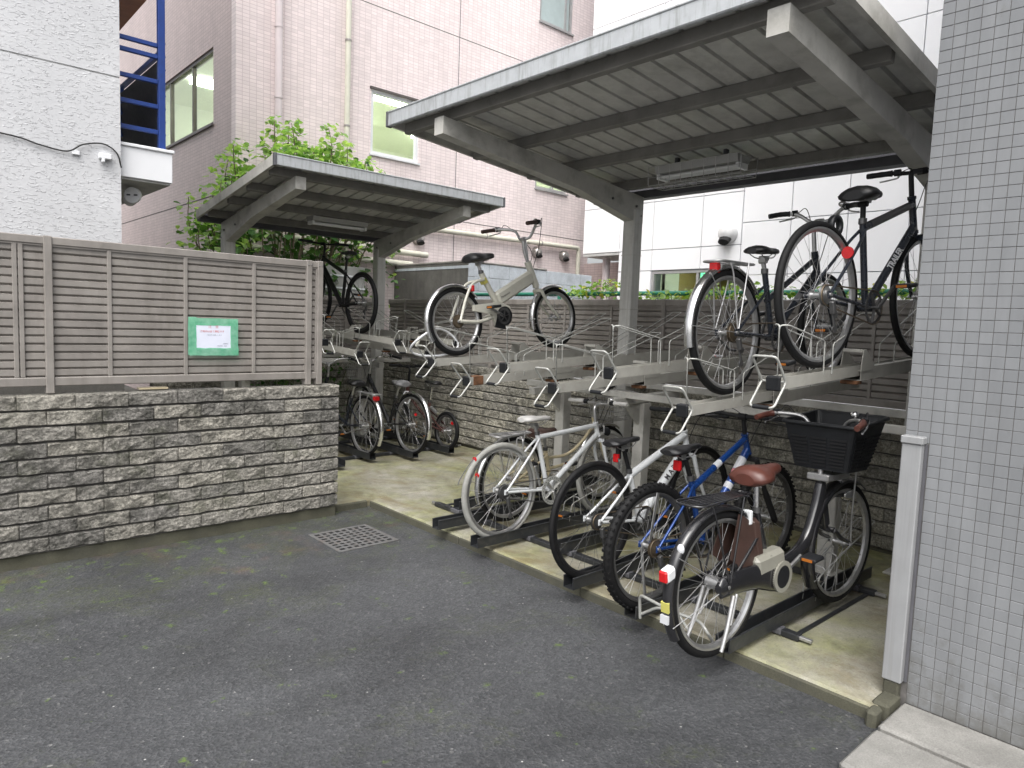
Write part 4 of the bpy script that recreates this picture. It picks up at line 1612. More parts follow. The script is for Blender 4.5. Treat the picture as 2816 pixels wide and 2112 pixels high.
UP = [(4.17, 1.315, 'raised tray carrying the white small wheeled electric bicycle', False),
      (3.75, 1.215, 'empty low raised tray with a rusty orange front end', True),
      (3.37, 1.335, 'empty high raised tray just right of the rusty fronted one', False),
      (2.92, 1.245, 'empty low raised tray above the white saddle of the bicycle below', False),
      (2.49, 1.37, 'empty high raised tray directly in front of the large shed post', False),
      (2.0, 1.22, 'low raised tray carrying the dark bicycle with silver rear mudguard', False),
      (1.53, 1.4, 'high raised tray carrying the tall black bicycle beside the mosaic wall', False)]
for y, z, lab, ru in UP:
    upper_tray(lab, (2.97, y, z), 0, 3.0, ru)
for x, z, lab in ((2.72, 1.245, 'low raised far tray hidden behind the left fence end'),
                  (3.16, 1.37, 'high raised far tray right behind the left fence end'),
                  (3.54, 1.255, 'empty low raised far tray with a white pull handle'),
                  (3.98, 1.375, 'raised far tray carrying the matt black bicycle'),
                  (4.36, 1.255, 'empty low raised far tray right of the matt black bicycle'),
                  (4.74, 1.375, 'empty high raised far tray behind the small wheeled electric bicycle')):
    upper_tray(lab, (x, 6.2, z), math.pi / 2, 3.0)


def upper_frame(label, loc, rotz, span, posts, px=1.55):
    root = empty('tray_stand', loc, (0, 0, rotz))
    tag(root, label, 'tray stand')
    for x, z in ((1.3, 1.1), (1.9, 1.13)):
        MB().box(x - .025, 0, z - .05, x + .025, span, z, .004).build('cross_beam', 'shed_steel', root)
    for y in posts:
        MB().box(px - .05, y - .05, .06, px + .05, y + .05, 1.0, .006).build('post', 'shed_steel', root)
        MB().beam((1.15, y, 1.02), (2.0, y, 1.05), .07, .06, b=.004).build('support_arm', 'shed_steel', root)
        MB().prism([(px - .05, y - .012, 1.0), (px - .05, y - .012, .82), (px - .25, y - .012, 1.0)], (0, .024, 0)).build('gusset', 'shed_steel', root)
        MB().box(px - .09, y - .09, .06, px + .09, y + .09, .072, .003).build('base_plate', 'shed_steel', root)
    return root


upper_frame('beige post and beam frame carrying the raised trays under the large shed', (2.97, 1.3, 0), 0, 3.2, (.58, 2.12, 3.0))
upper_frame('beige post and beam frame carrying the raised far trays', (5.0, 6.2, 0), math.pi / 2, 2.5, (.5, 2.0), 1.6)

ck = empty('coil_lock', (3.06, 4.25, 1.4))
tag(ck, 'pale coiled cable lock hanging on the tray end under the white electric bicycle', 'lock')
m = MB()
m.tube([Vector((.2 * math.cos(a) - .02, -.02 + .06 * math.sin(2 * a), .03 + .1 * math.sin(a) + .02 * math.cos(a))) for a in [2 * math.pi * k / 36 for k in range(36)]], .009, 8, closed=True)
m.build('cable', 'clear_plastic', ck)
MB().cyl((-.19, -.03, .0), (-.165, -.03, .07), .013, 10).build('lock_barrel', 'ivory_paint', ck)
rt_ = MB().box(0, -.03, 0, .16, .03, .014, .004).build('warning_label', ['letter_red'])
rt_.location = (3.9, 2.48, 1.425)
tag(rt_, 'small red and white tag lying on a raised tray by the shed post', 'tag')
MB().box(.075, -.0305, .0005, .1605, .0305, .0145, .004).build('white_half', 'sticker_white', rt_)


# ================================================================== THE BICYCLES
def wheel(root, c, Rw, tw, tyre='tyre_rubber', rim='alloy', n=28, rear=False, cog='worn_steel', knob=False, rot=0., drum=False, steer=0., cogs=6, valve=True, spoke='zinc'):
    w = empty('wheel', c, (0, rot, 0), root)
    if steer:
        w.rotation_euler = (0, rot, steer)
    k = 12
    rc = Rw - tw / 2
    t = MB().arc_loft((0, 0, 0), [(rc + tw / 2 * math.cos(a), tw / 2 * .96 * math.sin(a)) for a in [2 * math.pi * i / k for i in range(k)]], n=64)
    if knob:
        for i in range(56):
            a = 2 * math.pi * i / 56
            e = Vector((math.cos(a), 0, math.sin(a)))
            tn = Vector((-math.sin(a), 0, math.cos(a)))
            for y, rr in ((-.019, -.006), (.019, -.006), (0 if i % 2 else .006, .0)):
                t.obox(e * (Rw + rr) + Vector((0, y, 0)), tn * .0062, Vector((0, .0058, 0)), e * .0042)
    t.build('tyre', tyre, w)
    ri = Rw - tw
    h = tw * .3 + .004
    MB().arc_loft((0, 0, 0), [(ri + .006, -h), (ri + .006, h), (ri - .004, h * .95), (ri - .016, h * .45), (ri - .016, -h * .45), (ri - .004, -h * .95)], n=64, smooth=False).build('rim', rim, w)
    s = MB()
    for i in range(n):
        a = 2 * math.pi * i / n
        side = 1 if i % 2 else -1
        b = a + (.42 if (i // 2) % 2 else -.42)
        hr = .024
        s.tube([(hr * math.cos(b), side * (.03 if not rear else .027), hr * math.sin(b)), ((ri - .012) * math.cos(a), side * .004, (ri - .012) * math.sin(a))], .0013, 3, cap=False)
    s.build('spokes', spoke, w)
    hb = MB()
    hb.cyl((0, -.045, 0), (0, .045, 0), .014 if not drum else .03, 12)
    for y in (-.03, .03):
        hb.cyl((0, y - .002, 0), (0, y + .002, 0), .028, 16)
    hb.cyl((0, -.065, 0), (0, .065, 0), .0055, 8)
    for y in (-.066, .066):
        hb.cyl((0, y - .005, 0), (0, y + .005, 0), .01, 6)
    hb.build('hub', 'alloy', w)
    if rear:
        cgm = MB()
        for i in range(cogs):
            r_ = (.052 if cogs > 1 else .036) - .005 * i
            y = -.034 - .0042 * i
            cgm.arc_loft((0, y, 0), [(r_ * (1.0), -.0009), (r_, .0009), (.016, .0009), (.016, -.0009)], n=24, smooth=False)
        cgm.build('sprocket', cog, w)
    return w


def saddle(root, x, z, style, m, tilt=0., under='black_plastic'):
    prof = {'sport': ((-.135, .03, -.012, .03), (-.125, .058, -.002, .042), (-.09, .07, .004, .046), (-.04, .064, .002, .044), (.01, .04, -.003, .04), (.06, .024, -.004, .036), (.11, .019, -.005, .034), (.14, .015, -.009, .028), (.15, .006, -.014, .016)),
            'comfort': ((-.13, .05, -.02, .045), (-.122, .085, -.004, .066), (-.085, .1, .006, .075), (-.035, .092, .004, .07), (.015, .06, -.004, .06), (.06, .035, -.006, .052), (.1, .028, -.007, .048), (.125, .022, -.012, .038), (.135, .008, -.02, .02))}[style]
    rings = []
    for (px, hw, zt, th) in prof:
        ring = []
        for k in range(16):
            a = 2 * math.pi * k / 16
            cy, sz = math.cos(a), math.sin(a)
            y = hw * math.copysign(abs(cy) ** .75, cy)
            zz = zt - th / 2 + th / 2 * math.copysign(abs(sz) ** .8, sz)
            if sz > 0:
                zz -= .012 * (y / max(hw, .001)) ** 2 * (hw / .07)
            ring.append((px, y, zz))
        rings.append(ring)
    s = MB().loft(rings).build('saddle', m, root)
    s.location = (x, 0, z)
    s.rotation_euler = (0, tilt, 0)
    rl = MB()
    for sg in (-1, 1):
        rl.tube(crv([(-.1, sg * .035, -.04), (-.05, sg * .026, -.062), (.05, sg * .022, -.062), (.11, sg * .012, -.035)], 5), .0035, 6)
        if style == 'comfort':
            rl.tube([(-.085 + .013 * math.cos(q * .9), sg * .05 + .013 * math.sin(q * .9), -.075 + q * .0035) for q in range(14)], .0028, 5)
    rl.box(-.03, -.02, -.08, .02, .02, -.052, .004)
    rl.build('saddle_rails', 'zinc', s)
    return s


def fender(root, c, Rf, a0, a1, w, m, stay=None, name='mudguard'):
    sec = [(Rf - .012, -w), (Rf + .003, -w * .8), (Rf + .01, -w * .4), (Rf + .012, 0), (Rf + .01, w * .4), (Rf + .003, w * .8), (Rf - .012, w),
           (Rf - .0125, w - .003), (Rf + .0005, w * .76), (Rf + .0075, w * .38), (Rf + .0095, 0), (Rf + .0075, -w * .38), (Rf + .0005, -w * .76), (Rf - .0125, -w + .003)]
    f = MB().arc_loft(c, sec, R(a0), R(a1), n=30).build(name, m, root)
    if stay:
        s = MB()
        for a in stay:
            e = (c[0] + (Rf + .004) * math.cos(R(a)), 0, c[2] + (Rf + .004) * math.sin(R(a)))
            for sg in (-1, 1):
                s.tube([(c[0], sg * .062, c[2]), (e[0], sg * w * .9, e[2])], .0024, 5)
        s.build('mudguard_stay', 'zinc', f)
    return f


def ring_pts(c, r, y, n=20, a0=0, a1=2 * math.pi):
    return [(c[0] + r * math.cos(a0 + (a1 - a0) * i / n), y, c[1] + r * math.sin(a0 + (a1 - a0) * i / n)) for i in range(n + 1)]


def drivetrain(root, bb, hub, ring_r, ang, arm='alloy', ring='dark_alloy', cog_r=.04, chain='worn_steel', pedal='black_plastic', guard=None, y=-.045):
    cr = MB()
    cr.cyl((bb[0], -.075, bb[1]), (bb[0], .075, bb[1]), .009, 10)
    for sg, a in ((-1, ang), (1, ang + math.pi)):
        e = (bb[0] + .17 * math.cos(a), sg * .085, bb[1] + .17 * math.sin(a))
        cr.beam((bb[0], sg * .068, bb[1]), e, .014, .024, (math.sin(a), 0, -math.cos(a)) if abs(math.sin(a)) > .2 else (0, 0, 1), .005)
    crank = cr.build('crank', arm, root)
    for sg, a in ((-1, ang), (1, ang + math.pi)):
        e = Vector((bb[0] + .17 * math.cos(a), sg * .14, bb[1] + .17 * math.sin(a)))
        pm = MB().obox(e, (.045, 0, .004), (0, .042, 0), (-.001, 0, .011), .006)
        pm.cyl(e - Vector((0, sg * .05, 0)), e, .005, 8)
        pd = pm.build('pedal', pedal, crank)
        for q in (-1, 1):
            MB().obox(e + Vector((q * .0455, 0, q * .004)), (.002, 0, 0), (0, .026, 0), (0, 0, .0065)).build('pedal_reflector', 'orange_lens', crank)
    rg = MB().arc_loft((bb[0], y, bb[1]), [(ring_r, -.0012), (ring_r, .0012), (ring_r - .014, .0012), (ring_r - .014, -.0012)], n=40, smooth=False)
    for i in range(40):
        a = 2 * math.pi * i / 40
        e = Vector((math.cos(a), 0, math.sin(a)))
        rg.obox(Vector((bb[0], y, bb[1])) + e * (ring_r + .002), Vector((-e.z, 0, e.x)) * .0032, (0, .001, 0), e * .0035)
    for i in range(5):
        a = ang + 2 * math.pi * i / 5
        rg.beam((bb[0], y - .003, bb[1]), (bb[0] + (ring_r - .006) * math.cos(a), y - .003, bb[1] + (ring_r - .006) * math.sin(a)), .004, .014, (0, 1, 0))
    rg.build('chainring', ring, root)
    if guard:
        gd = MB()
        gr_ = ring_r + .014
        gd.arc_loft((bb[0], y - .009, bb[1]), [(gr_, -.0015), (gr_, .0015), (gr_ - .03, .0015), (gr_ - .03, -.0015)], n=48, smooth=False)
        for i in range(4):
            a = ang + .4 + 2 * math.pi * i / 4
            gd.beam((bb[0], y - .009, bb[1]), (bb[0] + (gr_ - .02) * math.cos(a), y - .009, bb[1] + (gr_ - .02) * math.sin(a)), .003, .03, (0, 1, 0))
        for i in range(24):
            a = 2 * math.pi * i / 24
            q = (bb[0] + (gr_ - .015) * math.cos(a), bb[1] + (gr_ - .015) * math.sin(a))
            gd.m = 1
            gd.cyl((q[0], y - .0112, q[1]), (q[0], y - .0104, q[1]), .0045, 8)
            gd.m = 0
        gd.build('chain_guard_disc', [guard, 'dark_cap'], root)
    if chain:
        # the chain loop round ring and sprocket
        d = math.hypot(hub[0] - bb[0], hub[1] - bb[1])
        base = math.atan2(hub[1] - bb[1], hub[0] - bb[0])
        al = math.acos((ring_r - cog_r) / d)
        pts = ring_pts(bb, ring_r + .002, y, 20, base + al, base + 2 * math.pi - al)
        pts += ring_pts(hub, cog_r + .002, y, 12, base - al, base + al)
        MB().tube(pts, .0042, 5, closed=True, up=(0, 1, 0), smooth=False).build('chain', chain, root)
    return crank


def handlebar(root, cx, cz, ht, style, bar='alloy', grip='black_plastic', lever='alloy', bell=True, stem='alloy', hw=None, rise=0., shifter=True):
    if style == 'flat':
        hw = hw or .3
        half = [(cx, 0, cz), (cx, .09, cz + .002), (cx - .012, hw - .13, cz + .012 + rise), (cx - .03, hw, cz + .014 + rise)]
    elif style == 'cruise':
        hw = hw or .28
        half = [(cx, 0, cz), (cx + .02, .06, cz + .01), (cx + .02, .12, cz + .05 + rise), (cx - .05, .21, cz + .07 + rise), (cx - .11, .255, cz + .065 + rise), (cx - .2, hw, cz + .05 + rise)]
    else:
        hw = hw or .29
        half = [(cx, 0, cz), (cx + .01, .06, cz + .005), (cx - .005, .14, cz + .03 + rise), (cx - .04, .22, cz + .04 + rise), (cx - .095, hw, cz + .03 + rise)]
    path = crv(half, 6)
    m = MB()
    full = [Vector((p.x, -p.y, p.z)) for p in reversed(path[1:])] + path
    m.tube(full, .0115, 10)
    hb = m.build('handlebar', bar, root)
    sm = MB()
    sm.tube(fillet([(ht[0], 0, ht[1]), (ht[0] - .018, 0, cz - .02 if cz - ht[1] > .06 else ht[1] + .02), (cx, 0, cz)], .03), .0135, 10)
    sm.cyl((cx, -.025, cz), (cx, .025, cz), .019, 12)
    sm.build('stem', stem, hb)
    # walk back .12 m from each end for the grip
    L, i = 0, len(path) - 1
    gp = [path[-1]]
    while L < .115 and i > 0:
        L += (path[i] - path[i - 1]).length
        i -= 1
        gp.append(path[i])
    for sg in (-1, 1):
        F = lambda p: Vector((p[0], p[1] * sg, p[2]))
        e = (gp[0] - gp[1]).normalized()
        g = [F(gp[0] + e * .006)] + [F(p) for p in gp]
        rr = [.0145] + [.0165 if k % 2 else .0155 for k in range(len(gp) - 1)] + [.0185]
        MB().tube(g, rr, 10).build('grip', grip, hb)
        q, d = gp[-1], (gp[-1] - gp[0]).normalized()
        lv = MB()
        b0 = F(q + d * .03 + Vector((.012, 0, -.006)))
        lv.obox(b0, (.018, 0, 0), (0, .014, 0), (0, 0, .012), .004)
        out = -d
        lv.tube(crv([b0, b0 + F(Vector((.035, 0, -.016)) + out * .02), b0 + F(Vector((.035, 0, -.024)) + out * .07), b0 + F(Vector((.028, 0, -.03)) + out * .115)], 4), [.0055] * 4 + [.005] * 8 + [.006], 6)
        lv.build('brake_lever', lever, hb)
        if shifter:
            MB().cyl(F(q + d * .012), F(q + d * .045), .019, 12).build('shifter', 'black_plastic', hb)
        cb_ = MB()
        w0 = F(q + d * .04 + Vector((.02, 0, .004)))
        cb_.tube(crv([w0, w0 + F(Vector((.05, -.03, .02))), Vector((ht[0] + .085, sg * .05, (cz + ht[1]) / 2 + .02)), Vector((ht[0] + .05, sg * .02, ht[1] - .03)), Vector((ht[0] + .04, -sg * .012, ht[1] - .13))], 6), .0027, 5)
        cb_.build('brake_cable', 'cable_black', hb)
    if bell:
        q = path[len(path) // 2]
        bm = MB().sphere((q.x, -q.y, q.z + .03), .022, 14, 8, (1, 1, .8))
        bm.cyl((q.x, -q.y, q.z + .008), (q.x, -q.y, q.z + .03), .006, 8)
        bm.build('bell', 'chrome', hb)
    return hb


def fork(root, hb_, fh, Rw, m, w=.052, r=.0125, susp=False, rake=.03):
    f = MB()
    top = (hb_[0], hb_[1])
    crown = (hb_[0] + .012, hb_[1] - .03)
    f.cyl((top[0], 0, top[1] + .005), (crown[0], 0, crown[1]), .017, 12)
    f.obox((crown[0], 0, crown[1]), (.016, 0, 0), (0, w * .95, 0), (0, 0, .014), .006)
    for sg in (-1, 1):
        mid = ((crown[0] + fh[0]) / 2 - rake * .55, (crown[1] + fh[1]) / 2)
        pts = crv([(crown[0], sg * w * .85, crown[1]), (mid[0], sg * w, mid[1]), (fh[0] - .004, sg * w, fh[1] + .012), (fh[0], sg * w, fh[1] - .01)], 5)
        if susp:
            f.tube(pts, [.016 if i < 6 else .02 for i in range(len(pts))], 10)
        else:
            f.tube(pts, [r * (1.05 - .45 * i / len(pts)) for i in range(len(pts))], 10)
    return f.build('fork', m, root)


def stays(f, bb, st, rh, r=.0095, sy=.06, curve=0.):
    for sg in (-1, 1):
        f.tube(crv([(bb[0] - .01, sg * .026, bb[1]), (bb[0] * .6, sg * .04, (bb[1] * .6 + rh[1] * .4)), (rh[0], sg * sy, rh[1])], 4), r * 1.05, 8)
        f.tube(crv([(st[0], sg * .014, st[1]), (st[0] * .72, sg * .036, st[1] * .72 + rh[1] * .28 + curve), (rh[0], sg * sy, rh[1])], 5), r * .85, 8)
        f.obox((rh[0], sg * sy, rh[1]), (.016, 0, 0), (0, .003, 0), (0, 0, .018), .002)


def lerp2(a, b, t):
    return (a[0] + (b[0] - a[0]) * t, a[1] + (b[1] - a[1]) * t)


def diamond(root, m, bb, st, ht, hb_, rh, rt=.015, rd=.018, rs=.0155, name='frame', stay=True, low=.0):
    f = MB()
    P = lambda p: (p[0], 0, p[1])
    f.tube([P(bb), P(st)], rs, 12)
    a = lerp2(st, bb, .06 + low)
    b = lerp2(ht, hb_, .22)
    f.tube([P(a), P(b)], rt, 12, sq=1.12)
    f.tube([P(lerp2(hb_, ht, .2)), P(bb)], rd, 12, sq=1.15)
    f.tube([P(hb_), P(lerp2(hb_, ht, .08)), P(lerp2(hb_, ht, .1)), P(lerp2(hb_, ht, .9)), P(lerp2(hb_, ht, .92)), P(ht)], [.023, .023, .019, .019, .023, .023], 14)
    f.cyl((bb[0], -.036, bb[1]), (bb[0], .036, bb[1]), .021, 14)
    if stay:
        stays(f, bb, lerp2(st, bb, .08), rh)
    return f.build(name, m, root)


def seat_post(root, st, sx, sz, m='alloy', r=.0135, clamp='dark_alloy'):
    d = Vector((sx - st[0], 0, sz - .07 - st[1]))
    o = MB().cyl((st[0] - d.x * .1, 0, st[1] - d.z * .1), (sx, 0, sz - .066), r, 10)
    o.cyl((sx, -.022, sz - .066), (sx, .022, sz - .066), .015, 10)
    p = o.build('seat_post', m, root)
    MB().cyl((st[0] - .002, 0, st[1] - .006), (st[0] + d.x * .08, 0, st[1] + .022), .02, 12).build('seat_clamp', clamp, root)
    return p


def derailleur(root, rh, m='dark_alloy'):
    d = MB()
    d.obox((rh[0] + .01, -.07, rh[1] - .06), (.012, 0, .004), (0, .012, 0), (-.006, 0, .03), .004)
    d.obox((rh[0] + .03, -.066, rh[1] - .13), (.008, 0, .003), (0, .005, 0), (-.014, 0, .05), .003)
    for z in (-.095, -.165):
        d.cyl((rh[0] + .03 + (.01 if z > -.1 else .005), -.07, rh[1] + z), (rh[0] + .03 + (.01 if z > -.1 else .005), -.06, rh[1] + z), .018, 12)
    return d.build('derailleur', m, root)


def kickstand(root, x, z, double=False, m='zinc'):
    k = MB()
    if double:
        k.tube(fillet([(x + .2, -.11, z - .22), (x, -.075, z), (x, .075, z), (x + .2, .11, z - .22)], .02), .0085, 8)
    else:
        k.tube([(x, .07, z), (x + .2, .12, z - .08), (x + .28, .13, z - .09)], [.008, .007, .008], 8)
    return k.build('kickstand', m, root)


def carrier(root, x0, x1, z, w, hub, m='zinc', legs=True, bars=3, tilt=0.):
    c = MB()
    zz = lambda x: z + (x - x0) * tilt
    rim = fillet([(x1, w * .45, zz(x1)), (x0 + .03, w, zz(x0)), (x0, w * .6, zz(x0)), (x0, -w * .6, zz(x0)), (x0 + .03, -w, zz(x0)), (x1, -w * .45, zz(x1))], .03, closed=True)
    c.tube(rim, .006, 8, closed=True)
    for i in range(bars):
        y = -w * .55 + w * 1.1 * i / (bars - 1)
        c.cyl((x0 + .005, y, zz(x0)), (x1, y * .75, zz(x1)), .004, 6)
    for x in (x0 + .1, (x0 + x1) / 2, x1 - .06):
        c.cyl((x, -w * .8, zz(x) - .002), (x, w * .8, zz(x) - .002), .004, 6)
    if legs:
        for sg in (-1, 1):
            c.tube(fillet([(x0 + .1, sg * w * .9, zz(x0 + .1)), (x0 + .12, sg * w * 1.0, zz(x0) - .06), (hub[0] - .005, sg * .07, hub[1] + .02)], .04), .0045, 6)
            c.tube([(x1 - .1, sg * w * .8, zz(x1 - .1)), (hub[0] + .005, sg * .07, hub[1] + .02)], .0045, 6)
    return c.build('carrier', m, root)


def wire_basket(root, x0, x1, w0, w1, z0, z1, m='zinc'):
    b = MB()
    def ringz(t):
        xa, xb, w = x0 + (.03) * (1 - t), x1 - .05 * (1 - t), w0 + (w1 - w0) * t
        return xa, xb, w, z0 + (z1 - z0) * t
    for k in range(7):
        xa, xb, w, z = ringz(k / 6)
        b.tube(fillet([(xa, -w, z), (xb, -w, z), (xb, w, z), (xa, w, z)], .03, closed=True), .004 if k == 6 else .0019, 5, closed=True)
    a, e = ringz(0), ringz(1)
    for k in range(11):
        t = k / 10
        for q in (-1, 1):
            b.cyl((a[0] + (a[1] - a[0]) * t, q * a[2], a[3]), (e[0] + (e[1] - e[0]) * t, q * e[2], e[3]), .0018, 4)
        y0, y1 = -a[2] + 2 * a[2] * t, -e[2] + 2 * e[2] * t
        b.cyl((a[0], y0, a[3]), (e[0], y1, e[3]), .0018, 4)
        b.cyl((a[1], y0, a[3]), (e[1], y1, e[3]), .0018, 4)
        b.cyl((a[0], y0, a[3]), (a[1], y0, a[3]), .0018, 4)
    return b.build('wire_basket', m, root)


def lamp(root, x, z, m='clear_plastic', body='chrome'):
    h = MB()
    rings = []
    for t, r_ in ((-.05, .01), (-.04, .026), (0, .036), (.012, .036)):
        rings.append([(x + t, r_ * math.cos(a), z + r_ * math.sin(a)) for a in [2 * math.pi * k / 14 for k in range(14)]])
    h.loft(rings)
    o = h.build('headlight', body, root)
    MB().sphere((x + .012, 0, z), .033, 14, 8, (.3, 1, 1)).build('lens', m, o)
    return o


def reflector(root, p, r=.026, m='red_lens', box=None, normal=(-1, 0, 0)):
    b = MB()
    if box:
        b.obox(p, (box[0], 0, 0), (0, box[1], 0), (0, 0, box[2]), .006)
    else:
        n = Vector(normal)
        b.cyl(Vector(p), Vector(p) + n * .008, r, 18)
    return b.build('reflector', m, root)


def bike(label, loc, heading, lean=0., pitch=0.):
    o = empty('bicycle', loc, (R(lean), R(-pitch), R(heading)))
    return tag(o, label, 'bicycle', 'bicycles parked in the two-tier racks')


def caliper(root, p, m='dark_alloy'):
    c = MB()
    for sg in (-1, 1):
        c.tube(crv([(p[0], 0, p[1] + .02), (p[0] - .012, sg * .03, p[1] + .01), (p[0] - .012, sg * .032, p[1] - .04)], 4), .006, 6)
    c.obox((p[0], 0, p[1] + .018), (.01, 0, 0), (0, .014, 0), (0, 0, .012), .003)
    return c.build('brake_caliper', m, root)


# ---------------------------------------------------------------- 1 black electric bicycle with basket
b = bike('black electric bicycle with big black basket and brown saddle beside the mosaic wall', (2.79, 1.635, .112), -3.6, -1.5)
Rw, wb = .338, 1.14
rh, fh, bb = (0, Rw), (wb, Rw), (.43, .305)
st_, ht, hb_ = (.3, .63), (.895, .72), (.965, .47)
wheel(b, (0, 0, Rw), Rw, .042, rear=True, cogs=1, drum=True, rim='alloy', rot=.3)
wheel(b, (wb, 0, Rw), Rw, .042, rot=.9, steer=-.03)
f = MB()
f.tube(crv([(.905, 0, .69), (.86, 0, .56), (.78, 0, .42), (.66, 0, .35), (.43, 0, .315)], 6), .03, 14, sq=1.1)
f.tube([(bb[0], 0, bb[1]), (st_[0], 0, st_[1])], .017, 12)
f.tube([(hb_[0], 0, hb_[1]), (ht[0], 0, ht[1])], .026, 14)
stays(f, bb, (.33, .56), rh, .0105)
f.build('frame', 'black_gloss', b)
fork(b, hb_, fh, Rw, 'black_gloss', .056, .014)
MB().obox((.285, 0, .46), (.038, 0, -.003), (0, .04, 0), (-.042, 0, .15), .02).build('battery', 'dark_brown', b)
mc = MB().prism([(.24, -.066, .37), (.34, -.066, .425), (.45, -.066, .4), (.5, -.066, .3), (.47, -.066, .23), (.42, -.066, .24), (.38, -.066, .3)], (0, .03, 0))
mc.obox((.35, -.03, .385), (.12, 0, .01), (0, .04, 0), (-.01, 0, .05), .02)
mc.build('motor_cover', 'case_grey', b)
cc_ = MB().loft([[(x, -.052 + .018 * math.cos(a), z + h * math.sin(a)) for a in [2 * math.pi * k / 12 for k in range(12)]] for x, z, h in ((-.06, .338, .02), (-.04, .338, .05), (.08, .345, .058), (.25, .335, .062), (.38, .31, .075), (.44, .3, .08), (.5, .3, .05), (.52, .3, .015))])
cc_.build('chain_case', 'black_gloss', b)
drivetrain(b, bb, rh, .07, .5, chain=None, ring='case_grey', y=-.07)
q = MB().arc_loft((bb[0], -.078, bb[1]), [(.078, -.004), (.078, .004), (.056, .004), (.056, -.004)], n=36, smooth=False)
q.build('chain_guard_ring', 'case_grey', b)
MB().cyl((bb[0], -.081, bb[1]), (bb[0], -.072, bb[1]), .057, 24).build('chain_guard_core', 'black_plastic', b)
for sg in (-1, 1):
    c0 = [(.33 * math.cos(R(a)), sg * .034, Rw + .33 * math.sin(R(a))) for a in range(12, 78, 6)] + [(.12 * math.cos(R(a)), sg * .05, Rw + .12 * math.sin(R(a))) for a in (78, 45, 12)]
    MB().prism(c0, (0, .002, 0)).build('dress_guard', 'dark_brown', b)
seat_post(b, st_, .29, .85, 'chrome')
sd = saddle(b, .325, .855, 'comfort', 'brown_leather', -.05)
sd.scale = (1.1, 1.05, 1.2)
fr_ = fender(b, (0, 0, Rw), Rw + .014, 45, 212, .028, 'black_gloss', (200, 150))
MB().obox((-.355, 0, .31), (.008, 0, .004), (0, .02, 0), (-.002, 0, .022), 0).build('sticker', 'sticker_yellow', fr_)
MB().obox((-.36, 0, .255), (.006, 0, 0), (0, .02, 0), (.0, 0, .018), 0).build('sticker', 'sticker_white', fr_)
MB().sphere((-.285, -.012, .548), .02, 12, 8, (.7, .9, 1.2)).build('sticker', 'sticker_white', fr_)
tl = MB().obox((-.352, 0, .45), (.032, 0, .01), (0, .025, 0), (-.004, 0, .03), .012).build('tail_lamp', 'clear_plastic', b)
MB().obox((-.378, 0, .444), (.009, 0, .002), (0, .0215, 0), (-.002, 0, .025), .006).build('lens', 'red_lens', tl)
fender(b, (wb, 0, Rw), Rw + .014, 55, 214, .04, 'black_gloss', (205,))
carrier(b, -.25, .2, .735, .075, rh, 'black_gloss', True, 5)
rl_ = MB().arc_loft((.16, 0, .6), [(.062, -.012), (.062, .012), (.04, .012), (.04, -.012)], R(-100), R(70), n=20)
rl_.obox((.2, -.02, .62), (.012, 0, 0), (0, .02, 0), (0, 0, .035), .006)
rl_.build('ring_lock', 'white_paint', b)
# resin basket with slotted walls
bk = MB()
x0, x1, w0, w1, z0, z1 = .84, 1.17, .15, .2, .775, 1.015
def bring(t, g=0.):
    xa, xb = x0 + .035 * (1 - t) + g, x1 - .06 * (1 - t) - g + .03 * t
    w = w0 + (w1 - w0) * t - g
    z = z0 + (z1 - z0) * t
    up = .035 * t
    return [(xa, -w, z), (xb, -w, z + up), (xb, w, z + up), (xa, w, z)]
hts = (0, .3, .62, .88, 1)
outer = [fillet(bring(t), .03, 4, closed=True) for t in hts]
inner = [fillet(bring(t, .006), .03, 4, closed=True) for t in reversed(hts)]
bk.loft([[tuple(p) for p in r_] for r_ in outer + inner], False)
basket = bk.build('basket', 'black_plastic', b)
rm_ = MB().tube(fillet(bring(1.0, -.004), .035, 5, closed=True), .011, 8, closed=True)
rm_.build('basket_rim', 'black_plastic', basket)
sl_ = MB()
for k in range(9):
    t = .1 + .075 * k
    q = bring(t, -.003)
    for a_, c__ in ((q[0], q[1]), (q[1], q[2]), (q[3], q[0])):
        a_, c__ = Vector(a_), Vector(c__)
        for n_i in range(3):
            p0, p1 = a_.lerp(c__, .09 + .29 * n_i), a_.lerp(c__, .33 + .29 * n_i)
            sl_.beam(p0, p1, .004, .009)
sl_.build('basket_ribs', 'matt_black', basket)
for sg in (0, 1):
    q = bring(.86, -.005)
    a_, c__ = Vector(q[1]), Vector(q[2])
MB().beam(Vector(bring(.84, -.004)[1]).lerp(Vector(bring(.84, -.004)[2]), .12), Vector(bring(.84, -.004)[1]).lerp(Vector(bring(.84, -.004)[2]), .42), .004, .04).build('basket_handle_slot', 'grey_vinyl', basket)
MB().box(.86, -.06, .715, 1.1, .06, .752, .006).tube([(1.08, -.1, .76), (1.12, -.07, .5), (wb, -.062, Rw)], .005, 6).tube([(1.08, .1, .76), (1.12, .07, .5), (wb, .062, Rw)], .005, 6).build('basket_stay', 'zinc', b)
handlebar(b, .9, .935, ht, 'cruise', 'alloy', 'brown_leather', 'chrome', True, rise=.05, hw=.27)
lamp(b, 1.2, .6)
MB().beam((1.0, 0, .62), (1.18, 0, .6), .02, .02).build('lamp_bracket', 'black_gloss', b)
for sg in (-1, 1):
    ch = MB()
    ch.tube([(.02, sg * .08, .3), (-.03, sg * .088, .17), (-.075, sg * .092, .07)], [.0105, .0105, .009], 8)
    ch.tube([(.05, sg * .075, .3), (.0, sg * .083, .17)], [.008, .007], 8)
    ch.build('centre_stand_leg', 'zinc', b)
